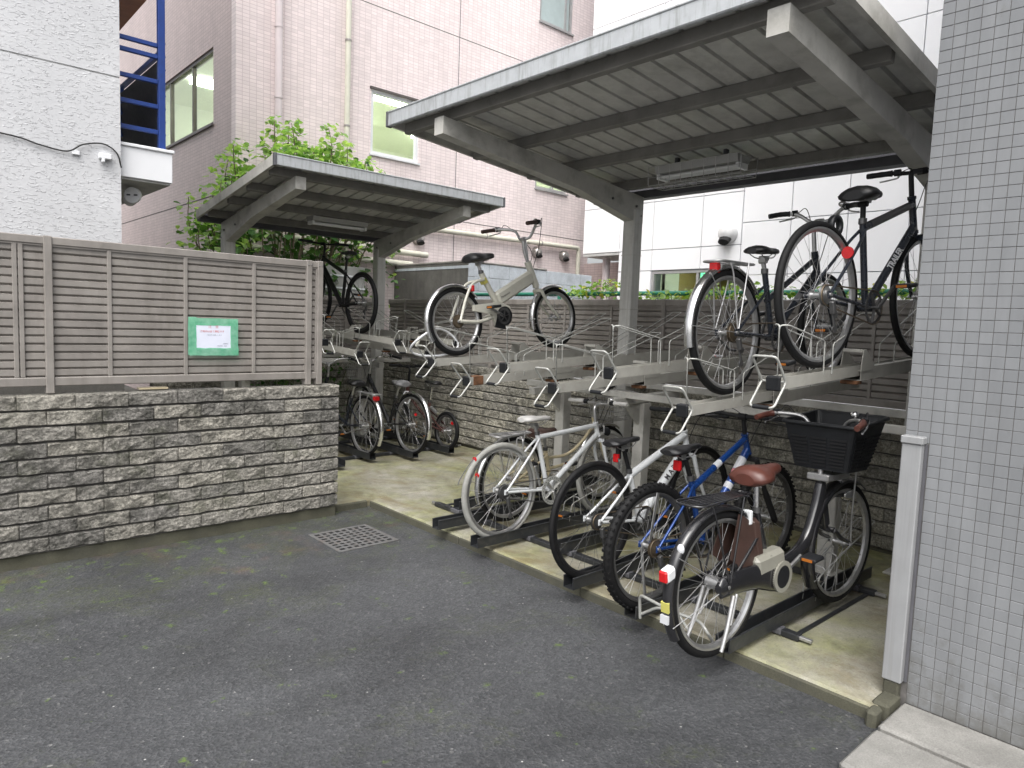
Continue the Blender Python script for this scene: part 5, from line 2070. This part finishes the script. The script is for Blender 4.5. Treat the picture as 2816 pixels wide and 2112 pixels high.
# ---------------------------------------------------------------- 2 blue mountain bicycle
b = bike('blue mountain bicycle with knobbly tyres parked left of the black electric bicycle', (2.97, 2.15, .112), -3.4, -1)
Rw, wb = .338, 1.1
rh, fh, bb = (0, Rw), (wb, Rw), (.435, .3)
st_, ht, hb_ = (.33, .66), (.83, .88), (.875, .755)
wheel(b, (0, 0, Rw), Rw, .054, rear=True, cog='worn_steel', knob=True, rim='dark_alloy', rot=.1)
wheel(b, (wb, 0, Rw), Rw, .054, knob=True, rim='dark_alloy', rot=.5)
diamond(b, 'blue_paint', bb, st_, ht, hb_, rh, .018, .024, .017, low=.08)
fork(b, hb_, fh, Rw, 'matt_black', .062, .016, True)
drivetrain(b, bb, rh, .085, -.9, 'dark_alloy', 'dark_alloy', .042)
derailleur(b, rh)
seat_post(b, st_, .265, .86, 'matt_black')
saddle(b, .25, .86, 'sport', 'black_vinyl', -.05)
handlebar(b, .8, .985, ht, 'flat', 'matt_black', 'black_plastic', 'dark_alloy', False, 'matt_black', hw=.32)
reflector(b, (.205, 0, .75), box=(.012, .024, .028))
MB().obox((.235, 0, .77), (.02, 0, 0), (0, .012, 0), (0, 0, .035), .006).build('saddle_bag', 'black_plastic', b)
h2 = lerp2(hb_, ht, .2)
d_ = Vector((h2[0] - bb[0], 0, h2[1] - bb[1])).normalized()
for t, l, mi in ((.36, .045, 0), (.3, .012, 1), (.2, .02, 0)):
    c = Vector((h2[0], 0, h2[1])) - d_ * (.47 - t)
    MB().tube([c - d_ * l, c + d_ * l], .0245, 12, sq=1.15, cap=False).build('decal', ['sticker_white', 'letter_red'][mi], b)
q0, q1 = lerp2(st_, bb, .14), lerp2(ht, hb_, .22)
q2, q3 = lerp2(q0, q1, .4), lerp2(q0, q1, .5)
MB().tube([(q2[0], 0, q2[1]), (q3[0], 0, q3[1])], .0185, 12, sq=1.12, cap=False).build('decal', 'sticker_white', b)
m = MB().tube([(.02, .07, .33), (.06, .085, .16), (.09, .09, .03)], .008, 8).build('kickstand', 'zinc', b)
m = MB().beam((-.02, -.06, .64), (-.08, -.07, .4), .004, .022).build('stay_reflector', 'alloy', b)
# ---------------------------------------------------------------- 3 white bicycle with black tyres
b = bike('white sports bicycle with black tyres and black saddle between blue and grey tyred bicycles', (3.06, 2.62, .112), -1.5, -2)
Rw, wb = .35, 1.06
rh, fh, bb = (0, Rw), (wb, Rw), (.425, .29)
st_, ht, hb_ = (.32, .6), (.87, .82), (.915, .68)
wheel(b, (0, 0, Rw), Rw, .036, rear=True, cog='dark_alloy', rim='matt_black', rot=.2, spoke='dark_alloy')
wheel(b, (wb, 0, Rw), Rw, .036, rim='matt_black', rot=.6, spoke='dark_alloy')
diamond(b, 'white_paint', bb, st_, ht, hb_, rh, .021, .03, .017)
fork(b, hb_, fh, Rw, 'white_paint', .05, .015)
drivetrain(b, bb, rh, .088, -1.3, 'dark_alloy', 'dark_alloy', .042)
derailleur(b, rh)
caliper(b, (.2, .68))
seat_post(b, st_, .265, .81, 'matt_black')
saddle(b, .255, .82, 'sport', 'black_vinyl', -.04)
handlebar(b, .93, .925, ht, 'flat', 'matt_black', 'black_plastic', 'dark_alloy', False, 'matt_black', hw=.3)
reflector(b, (.195, 0, .7), box=(.012, .02, .026))
MB().obox((.215, 0, .73), (.018, 0, 0), (0, .012, 0), (0, 0, .04), .006).build('saddle_bag', 'black_plastic', b)
h2 = lerp2(hb_, ht, .2)
d_ = Vector((h2[0] - bb[0], 0, h2[1] - bb[1])).normalized()
c = Vector((bb[0], 0, bb[1])) + d_ * .425
nu = Vector((-d_.z, 0, d_.x))
text('lettering', 'M A R I N', .046, c + Vector((0, -.025, 0)) + nu * .021, d_, nu * .76 + Vector((0, .65, 0)), 'letter_dark', b, bold=.001)
# ---------------------------------------------------------------- 4 white bicycle with grey tyres
b = bike('white city bicycle with pale grey tyres and white saddle, furthest left of the near row', (3.11, 3.5, .112), 0, -2.5)
Rw, wb = .335, 1.1
rh, fh, bb = (0, Rw), (wb, Rw), (.45, .29)
st_, ht, hb_ = (.345, .7), (.975, .745), (1.0, .63)
wheel(b, (0, 0, Rw), Rw, .04, 'grey_tyre', rear=True, cog='dark_alloy', rim='alloy', rot=.15)
wheel(b, (wb, 0, Rw), Rw, .04, 'grey_tyre', rim='alloy', rot=.5)
diamond(b, 'white_paint', bb, st_, ht, hb_, rh, .0165, .018, .017)
fork(b, hb_, fh, Rw, 'white_paint', .052, .014)
drivetrain(b, bb, rh, .09, -1.35, 'alloy', 'alloy', .042, 'dark_alloy', guard='rod_white')
derailleur(b, rh)
caliper(b, (.19, .665), 'alloy')
caliper(b, (1.05, .7), 'alloy')
seat_post(b, st_, .325, .82, 'alloy')
saddle(b, .325, .835, 'sport', 'white_vinyl', .02)
handlebar(b, 1.02, .885, ht, 'flat', 'alloy', 'white_vinyl', 'alloy', True, 'alloy', hw=.29)
reflector(b, (-.225, .0, .575), .018)
MB().tube(crv([(-.05, .0, .66), (-.16, 0, .63), (-.26, 0, .56), (-.34, .01, .46), (-.36, .01, .42)], 6), [.003] * 25, 6).build('rear_guard_wire', 'dark_cap', b)
lamp(b, 1.1, .66, body='black_plastic')
kickstand(b, .02, .31)
# ---------------------------------------------------------------- 5 cream step-through bicycle
b = bike('cream step-through bicycle with wire basket behind the white grey-tyred bicycle', (3.5, 3.86, .09), 2, 3)
Rw, wb = .33, 1.1
rh, fh, bb = (0, Rw), (wb, Rw), (.44, .28)
st_, ht, hb_ = (.36, .52), (.93, .74), (.97, .6)
wheel(b, (0, 0, Rw), Rw, .038, rear=True, cogs=1, rim='alloy', rot=.4)
wheel(b, (wb, 0, Rw), Rw, .038, rim='alloy', rot=.1)
f = MB()
f.tube([(bb[0], 0, bb[1]), (st_[0], 0, st_[1])], .016, 12)
f.tube([(hb_[0], 0, hb_[1]), (ht[0], 0, ht[1])], .02, 12)
for dz, e in ((0, (.41, .36)), (.075, (.385, .45))):
    f.tube(crv([(.955, 0, .64 + dz * .8), (.8, 0, .47 + dz), (.62, 0, .38 + dz), (e[0], 0, e[1])], 6), .0125, 10)
stays(f, bb, (.37, .48), rh)
f.build('frame', 'cream_paint', b)
fork(b, hb_, fh, Rw, 'cream_paint')
drivetrain(b, bb, rh, .07, 1.0, 'alloy', 'alloy', .036, 'worn_steel')
seat_post(b, st_, .33, .7, 'zinc')
saddle(b, .33, .7, 'comfort', 'dark_brown')
fender(b, (0, 0, Rw), Rw + .014, 40, 205, .026, 'chrome', (190,))
fender(b, (wb, 0, Rw), Rw + .014, 60, 195, .026, 'chrome', (185,))
carrier(b, -.22, .16, .68, .065, rh, 'zinc')
wire_basket(b, .99, 1.3, .12, .17, .72, .96)
handlebar(b, .91, .95, ht, 'cruise', 'alloy', 'black_plastic', 'chrome', True, rise=.03)
reflector(b, (-.34, 0, .4), .02)
# ---------------------------------------------------------------- 6 white small wheeled electric bicycle (upper tier)
b = bike('white small wheeled electric bicycle standing on a raised tray', (3.205, 4.17, 1.335), 0, -3, 3.4)
Rw, wb = .257, 1.05
rh, fh, bb = (0, Rw), (wb, Rw), (.42, .285)
st_, ht, hb_ = (.27, .62), (.765, .72), (.855, .515)
wheel(b, (0, 0, Rw), Rw, .043, rear=True, cogs=3, rim='alloy', rot=.2, n=24)
wheel(b, (wb, 0, Rw), Rw, .043, rim='alloy', rot=.5, n=24)
f = MB()
f.tube([(.43, 0, .36), (st_[0], 0, st_[1])], .023, 12)
bx = [Vector((.42, 0, .42)), Vector((.8, 0, .6))]
d_ = (bx[1] - bx[0]).normalized()
f.obox((bx[0] + bx[1]) / 2, d_ * .215, (0, .03, 0), Vector((-d_.z, 0, d_.x)) * .055, .018)
f.tube([(.42, 0, .37), (.53, 0, .43)], .016, 10)
f.tube([(hb_[0], 0, hb_[1]), (ht[0], 0, ht[1])], .028, 14)
for sg in (-1, 1):
    f.tube(crv([(.28, sg * .02, .57), (.15, sg * .04, .535), (.07, sg * .05, .42), (0, sg * .062, Rw)], 6), .011, 8)
    f.tube(crv([(.4, sg * .035, .3), (.2, sg * .055, .25), (0, sg * .062, Rw)], 4), .0135, 8)
f.build('frame', 'ivory_paint', b)
fork(b, hb_, fh, Rw, 'ivory_paint', .05, .0135)
q = MB().prism([(.14, -.062, .33), (.14, -.062, .375), (.4, -.062, .395), (.5, -.062, .36), (.52, -.062, .27), (.46, -.062, .19), (.36, -.062, .2), (.32, -.062, .3)], (0, .03, 0))
q.build('chain_case', 'ivory_paint', b)
q = MB().cyl((.435, -.072, .285), (.435, -.0625, .285), .075, 24)
q.prism([(.33, -.07, .2), (.36, -.07, .28), (.43, -.07, .24), (.44, -.07, .18)], (0, .0075, 0))
q.build('motor_cover', 'black_plastic', b)
drivetrain(b, bb, rh, .06, 2.7, chain=None, y=-.078)
seat_post(b, st_, .245, .755, 'alloy')
saddle(b, .265, .775, 'comfort', 'black_vinyl', -.1)
fender(b, (0, 0, Rw), Rw + .012, 40, 212, .027, 'chrome', None)
fender(b, (wb, 0, Rw), Rw + .012, 70, 200, .027, 'chrome', (190,))
reflector(b, (.14, -.045, .5), box=(.014, .016, .024))
handlebar(b, .725, .9, ht, 'cruise', 'alloy', 'dark_brown', 'alloy', True, rise=.03, hw=.27)
MB().tube([(.765, 0, .72), (.735, 0, .8), (.725, 0, .9)], .014, 12).build('quill_stem', 'alloy', b)
text('lettering', 'Panasonic', .026, bx[0] + d_ * .075 + Vector((0, -.0308, .0)), d_, (0, 0, 1), 'letter_dark', b)
MB().obox((.29, 0, .56), (.012, 0, -.02), (0, .0245, 0), (.02, 0, .01), .004).build('sticker', 'sticker_yellow', b)
# ---------------------------------------------------------------- 7 dark bicycle with silver mudguard (upper tier)
b = bike('dark bicycle with silver rear mudguard and carrier on a low raised tray', (3.37, 2.0, 1.255), -1, -2, 3.2)
Rw, wb = .335, 1.08
wb = 1.13
rh, fh, bb = (0, Rw), (wb, Rw), (.47, .29)
st_, ht, hb_ = (.39, .66), (.98, .8), (1.02, .66)
wheel(b, (0, 0, Rw), Rw, .04, rear=True, cog='worn_steel', rim='alloy', rot=.25)
wheel(b, (wb, 0, Rw), Rw, .04, rim='alloy', rot=.7)
f = MB()
f.tube([(bb[0], 0, bb[1]), (st_[0], 0, st_[1])], .0165, 12)
f.tube([(.41, 0, .5), (.99, 0, .755)], .017, 12)
f.tube([(bb[0], 0, bb[1]), (1.015, 0, .69)], .019, 12)
f.tube([(hb_[0], 0, hb_[1]), (ht[0], 0, ht[1])], .021, 14)
f.cyl((bb[0], -.036, bb[1]), (bb[0], .036, bb[1]), .021, 14)
stays(f, bb, (.405, .58), rh)
f.build('frame', 'navy_black', b)
fork(b, hb_, fh, Rw, 'navy_black')
drivetrain(b, bb, rh, .082, -2.2, 'dark_alloy', 'dark_alloy', .042, 'worn_steel')
derailleur(b, rh)
seat_post(b, st_, .37, .79, 'zinc')
saddle(b, .385, .805, 'sport', 'black_vinyl')
fr_ = fender(b, (0, 0, Rw), Rw + .016, 35, 190, .027, 'chrome', (172, 120))
carrier(b, -.15, .24, .71, .06, rh, 'zinc', True, 3, -.03)
reflector(b, (-.11, 0, .675), box=(.02, .024, .026))
handlebar(b, 1.04, .985, ht, 'sweep', 'alloy', 'black_plastic', 'alloy', True, rise=.03, hw=.28)
kickstand(b, .02, .31, m='dark_alloy')
d_ = Vector((.515, 0, .4)).normalized()
e_ = Vector((1.015 - bb[0], 0, .69 - bb[1])).normalized()
MB().tube([Vector((bb[0], 0, bb[1])) + e_ * .33, Vector((bb[0], 0, bb[1])) + e_ * .41], .0195, 12, cap=False).build('decal', 'grey_vinyl', b)
# ---------------------------------------------------------------- 8 tall black bicycle (upper tier)
b = bike('tall black city bicycle on the raised tray closest to the mosaic wall', (3.36, 1.52, 1.435), -5.5, -1.5, 2.6)
Rw, wb = .352, 1.08
rh, fh, bb = (0, Rw), (wb, Rw), (.45, .29)
st_, ht, hb_ = (.4, .72), (.92, .9), (.965, .7)
wheel(b, (0, 0, Rw), Rw, .036, rear=True, cog='alloy', rim='alloy', rot=.3, n=32)
wheel(b, (wb, 0, Rw), Rw, .036, rim='alloy', rot=.6, n=32)
diamond(b, 'navy_black', bb, st_, ht, hb_, rh, .019, .02, .0165)
q0, q1 = lerp2(st_, bb, .06), lerp2(ht, hb_, .22)
q2, q3 = lerp2(q0, q1, .12), lerp2(q0, q1, .9)
MB().tube([(q2[0], 0, q2[1]), (q3[0], 0, q3[1])], .0194, 12, sq=1.12, cap=False).build('top_tube_decal', 'dark_alloy', b)
fork(b, hb_, fh, Rw, 'navy_black')
drivetrain(b, bb, rh, .084, .7, 'dark_alloy', 'dark_alloy', .045, 'worn_steel')
derailleur(b, rh)
seat_post(b, st_, .4, .88, 'matt_black')
saddle(b, .425, .9, 'comfort', 'black_vinyl', -.06)
handlebar(b, 1.04, 1.05, ht, 'flat', 'matt_black', 'black_plastic', 'alloy', True, 'matt_black', hw=.29)
reflector(b, (.21, -.03, .56), .03)
rl_ = MB().arc_loft((.14, 0, .69), [(.05, -.014), (.05, .014), (.03, .014), (.03, -.014)], R(-60), R(200), n=16)
rl_.build('ring_lock', 'black_plastic', b)
h2 = lerp2(hb_, ht, .2)
d_ = Vector((h2[0] - bb[0], 0, h2[1] - bb[1])).normalized()
c = Vector((bb[0], 0, bb[1])) + d_ * .38
nu = Vector((-d_.z, 0, d_.x))
text('lettering', 'TRAILER', .044, c + Vector((0, -.0175, 0)) + nu * .0145, d_, nu * .78 + Vector((0, .62, 0)), 'letter_white', b, bold=.0014)
kickstand(b, .02, .31, m='dark_alloy')
# ---------------------------------------------------------------- 9 matt black bicycle (far, upper tier)
b = bike('matt black sports bicycle on a raised tray of the far rack', (3.98, 6.98, 1.41), 90, 0, 3)
Rw, wb = .345, 1.05
rh, fh, bb = (0, Rw), (wb, Rw), (.43, .29)
st_, ht, hb_ = (.38, .68), (.93, .86), (.97, .72)
wheel(b, (0, 0, Rw), Rw, .045, rear=True, cog='alloy', rim='matt_black', rot=.3, spoke='dark_alloy')
wheel(b, (wb, 0, Rw), Rw, .045, rim='matt_black', spoke='dark_alloy')
diamond(b, 'matt_black', bb, st_, ht, hb_, rh, .02, .028, .018)
fork(b, hb_, fh, Rw, 'matt_black', .055, .018)
drivetrain(b, bb, rh, .085, 2.2, 'dark_alloy', 'dark_alloy', .042, 'dark_alloy')
derailleur(b, rh)
seat_post(b, st_, .36, .9, 'matt_black')
saddle(b, .35, .915, 'sport', 'black_vinyl')
handlebar(b, .97, 1.0, ht, 'flat', 'matt_black', 'black_plastic', 'dark_alloy', False, 'matt_black', hw=.32)
# ---------------------------------------------------------------- 10 dark bicycle with red carrier reflector (far, lower)
b = bike('dark bicycle with silver mudguard and red carrier reflector next to the left wall end', (3.8, 6.53, .112), 90, 2)
Rw, wb = .325, 1.08
rh, fh, bb = (0, Rw), (wb, Rw), (.43, .28)
st_, ht, hb_ = (.32, .6), (.9, .78), (.95, .62)
wheel(b, (0, 0, Rw), Rw, .038, rear=True, cogs=1, rim='alloy', rot=.3)
wheel(b, (wb, 0, Rw), Rw, .038, rim='alloy')
f = MB()
f.tube([(bb[0], 0, bb[1]), (st_[0], 0, st_[1])], .016, 12)
f.tube([(hb_[0], 0, hb_[1]), (ht[0], 0, ht[1])], .02, 12)
f.tube(crv([(.935, 0, .68), (.78, 0, .48), (.6, 0, .36), (.43, 0, .3)], 6), .018, 10)
stays(f, bb, (.335, .52), rh)
f.build('frame', 'navy_black', b)
fork(b, hb_, fh, Rw, 'navy_black')
drivetrain(b, bb, rh, .07, .4, 'alloy', 'alloy', .036, 'worn_steel')
seat_post(b, st_, .285, .79)
saddle(b, .28, .8, 'comfort', 'black_vinyl')
fender(b, (0, 0, Rw), Rw + .014, 40, 210, .026, 'chrome', (195,))
fender(b, (wb, 0, Rw), Rw + .014, 60, 195, .026, 'chrome', (185,))
carrier(b, -.22, .16, .68, .06, rh, 'zinc')
reflector(b, (-.19, 0, .64), box=(.016, .035, .022))
handlebar(b, .9, .93, ht, 'cruise', 'alloy', 'black_plastic', 'chrome', True)
kickstand(b, .0, .3)
# ---------------------------------------------------------------- 11 black bicycle with basket (far, lower)
b = bike('black bicycle with silver mudguard, grey saddle and wire basket in the far ground row', (4.26, 6.33, .112), 90, 1.5)
Rw, wb = .335, 1.1
rh, fh, bb = (0, Rw), (wb, Rw), (.45, .285)
st_, ht, hb_ = (.33, .6), (.93, .82), (.97, .66)
wheel(b, (0, 0, Rw), Rw, .038, rear=True, cogs=6, rim='alloy', rot=.3)
wheel(b, (wb, 0, Rw), Rw, .038, rim='alloy')
f = MB()
f.tube([(bb[0], 0, bb[1]), (st_[0], 0, st_[1])], .016, 12)
f.tube([(hb_[0], 0, hb_[1]), (ht[0], 0, ht[1])], .021, 12)
f.tube([(.94, 0, .78), (.45, 0, .29)], .024, 12)
stays(f, bb, (.345, .52), rh)
f.build('frame', 'black_gloss', b)
fork(b, hb_, fh, Rw, 'black_gloss')
drivetrain(b, bb, rh, .08, .2, 'alloy', 'alloy', .042, 'worn_steel')
seat_post(b, st_, .29, .785)
saddle(b, .285, .8, 'comfort', 'grey_vinyl')
fender(b, (0, 0, Rw), Rw + .014, 40, 200, .028, 'chrome', (188,))
fender(b, (wb, 0, Rw), Rw + .014, 60, 195, .026, 'chrome', (185,))
wire_basket(b, 1.0, 1.28, .12, .16, .74, .97)
handlebar(b, .92, .97, ht, 'cruise', 'chrome', 'black_plastic', 'chrome', True, hw=.29)
reflector(b, (-.12, .04, .46), .016)
MB().arc_loft((.12, 0, .62), [(.075, -.006), (.075, .006), (.062, .006), (.062, -.006)], R(20), R(340), n=22).build('ring_lock', 'clear_plastic', b)
# ---------------------------------------------------------------- 12 folding bicycle (far, lower)
b = bike('small wheeled folding bicycle with wine red frame at the right of the far ground row', (4.74, 6.33, .112), 90, 2)
Rw, wb = .225, .95
rh, fh, bb = (0, Rw), (wb, Rw), (.38, .27)
st_, ht, hb_ = (.36, .52), (.83, .66), (.86, .5)
wheel(b, (0, 0, Rw), Rw, .045, rear=True, cogs=6, cog='alloy', rim='dark_alloy', rot=.3, n=20)
wheel(b, (wb, 0, Rw), Rw, .045, rim='dark_alloy', n=20)
f = MB()
f.tube([(bb[0], 0, bb[1]), (st_[0], 0, st_[1])], .018, 12)
f.tube([(.37, 0, .45), (.84, 0, .6)], .02, 12)
f.tube([(hb_[0], 0, hb_[1]), (ht[0], 0, ht[1])], .022, 12)
f.tube([(.38, 0, .3), (.83, 0, .56)], .018, 12)
stays(f, bb, (.365, .42), rh, .011)
f.build('frame', 'wine_paint', b)
MB().tube([(.33, 0, .46), (.2, 0, .4)], .022, 12).build('shock_absorber', 'alloy', b)
fork(b, hb_, fh, Rw, 'alloy', .052, .016, True)
drivetrain(b, bb, rh, .075, .8, 'alloy', 'dark_alloy', .036, 'worn_steel')
derailleur(b, (0, Rw + .03))
seat_post(b, st_, .335, .77, 'chrome', .015)
saddle(b, .33, .775, 'sport', 'black_vinyl')
handlebar(b, .85, .9, ht, 'flat', 'matt_black', 'black_plastic', 'alloy', False, 'matt_black', hw=.28)
reflector(b, (-.12, .02, .33), .018)

# ---- loose things
# the bent hook bar
el = MB()
el.tube(fillet([(2.85, 2.1, .11), (2.835, 2.1, .24), (2.78, 1.88, .245), (2.8, 1.72, .24), (2.785, 1.67, .21), (2.88, 1.69, .12)], .035), .008, 8)
el.tube(fillet([(2.85, 2.1, .13), (2.86, 2.0, .2), (2.88, 1.9, .2), (2.885, 1.82, .12)], .035), .0075, 8)
eo = el.build('wheel_hook', 'rod_white')
tag(eo, 'bent pale steel hook bar beside the rear wheel of the black electric bicycle', 'hook')

no = empty('notice', (1.715, 5.028, 1.425), (0, 0, 0))
tag(no, 'white notice sheet taped with green tape on the louvred fence', 'notice')
W_, H_ = .165, .125
MB().box(-.125, -.003, -.092, .125, -.0015, .088).build('sheet', 'paper', no)
for nm, (xa, za, xb, zb), d in (('tape_strip', (-W_, .075, W_ + .004, H_), 0), ('tape_strip', (-W_ + .008, -H_ - .01, W_ + .01, -.082), .0006), ('tape_strip', (-W_ - .004, -H_ - .004, -.115, H_ + .006), .0012), ('tape_strip', (.118, -H_, W_ + .006, H_ - .003), .0018)):
    tm = MB()
    n = 10
    vs = []
    rr_ = random.Random(int(d * 1e5))
    for i in range(n + 1):
        t = i / n
        j = rr_.uniform(-.0018, .0018)
        if xb - xa > zb - za:
            vs += [(xa + (xb - xa) * t, -.0045 - d + abs(j) * .5, za + j), (xa + (xb - xa) * t, -.0045 - d - abs(j) * .3, zb + j)]
        else:
            vs += [(xa + j, -.0045 - d + abs(j) * .5, za + (zb - za) * t), (xb + j, -.0045 - d, za + (zb - za) * t)]
    tm.add(vs, [(2 * i, 2 * i + 2, 2 * i + 3, 2 * i + 1) for i in range(n)])
    tm.build(nm, 'green_tape', no)
X_, Z_ = (1, 0, 0), (0, 0, 1)
text('lettering', '注　意', .024, (0, -.0034, .066), X_, Z_, 'letter_red', no, .0001)
text('lettering', '敷地内は全て禁煙です', .0165, (-.008, -.0034, .033), X_, Z_, 'letter_red', no, .0001, bold=.0003)
text('lettering', 'ご協力をお願いします', .0105, (.005, -.0034, .008), X_, Z_, 'letter_grey', no, .0001)
text('lettering', '管理組合', .0085, (.085, -.0034, -.052), X_, Z_, 'letter_grey', no, .0001)
text('lettering', '管理事務所　連絡先', .0075, (.06, -.0034, -.068), X_, Z_, 'letter_grey', no, .0001)
pf = MB().box(1.25, 5.06, 1.061, 1.43, 5.13, 1.075, .003).build('plank', 'cream_paint')
tag(pf, 'short pale wooden plank lying on the wall top under the left fence', 'plank')
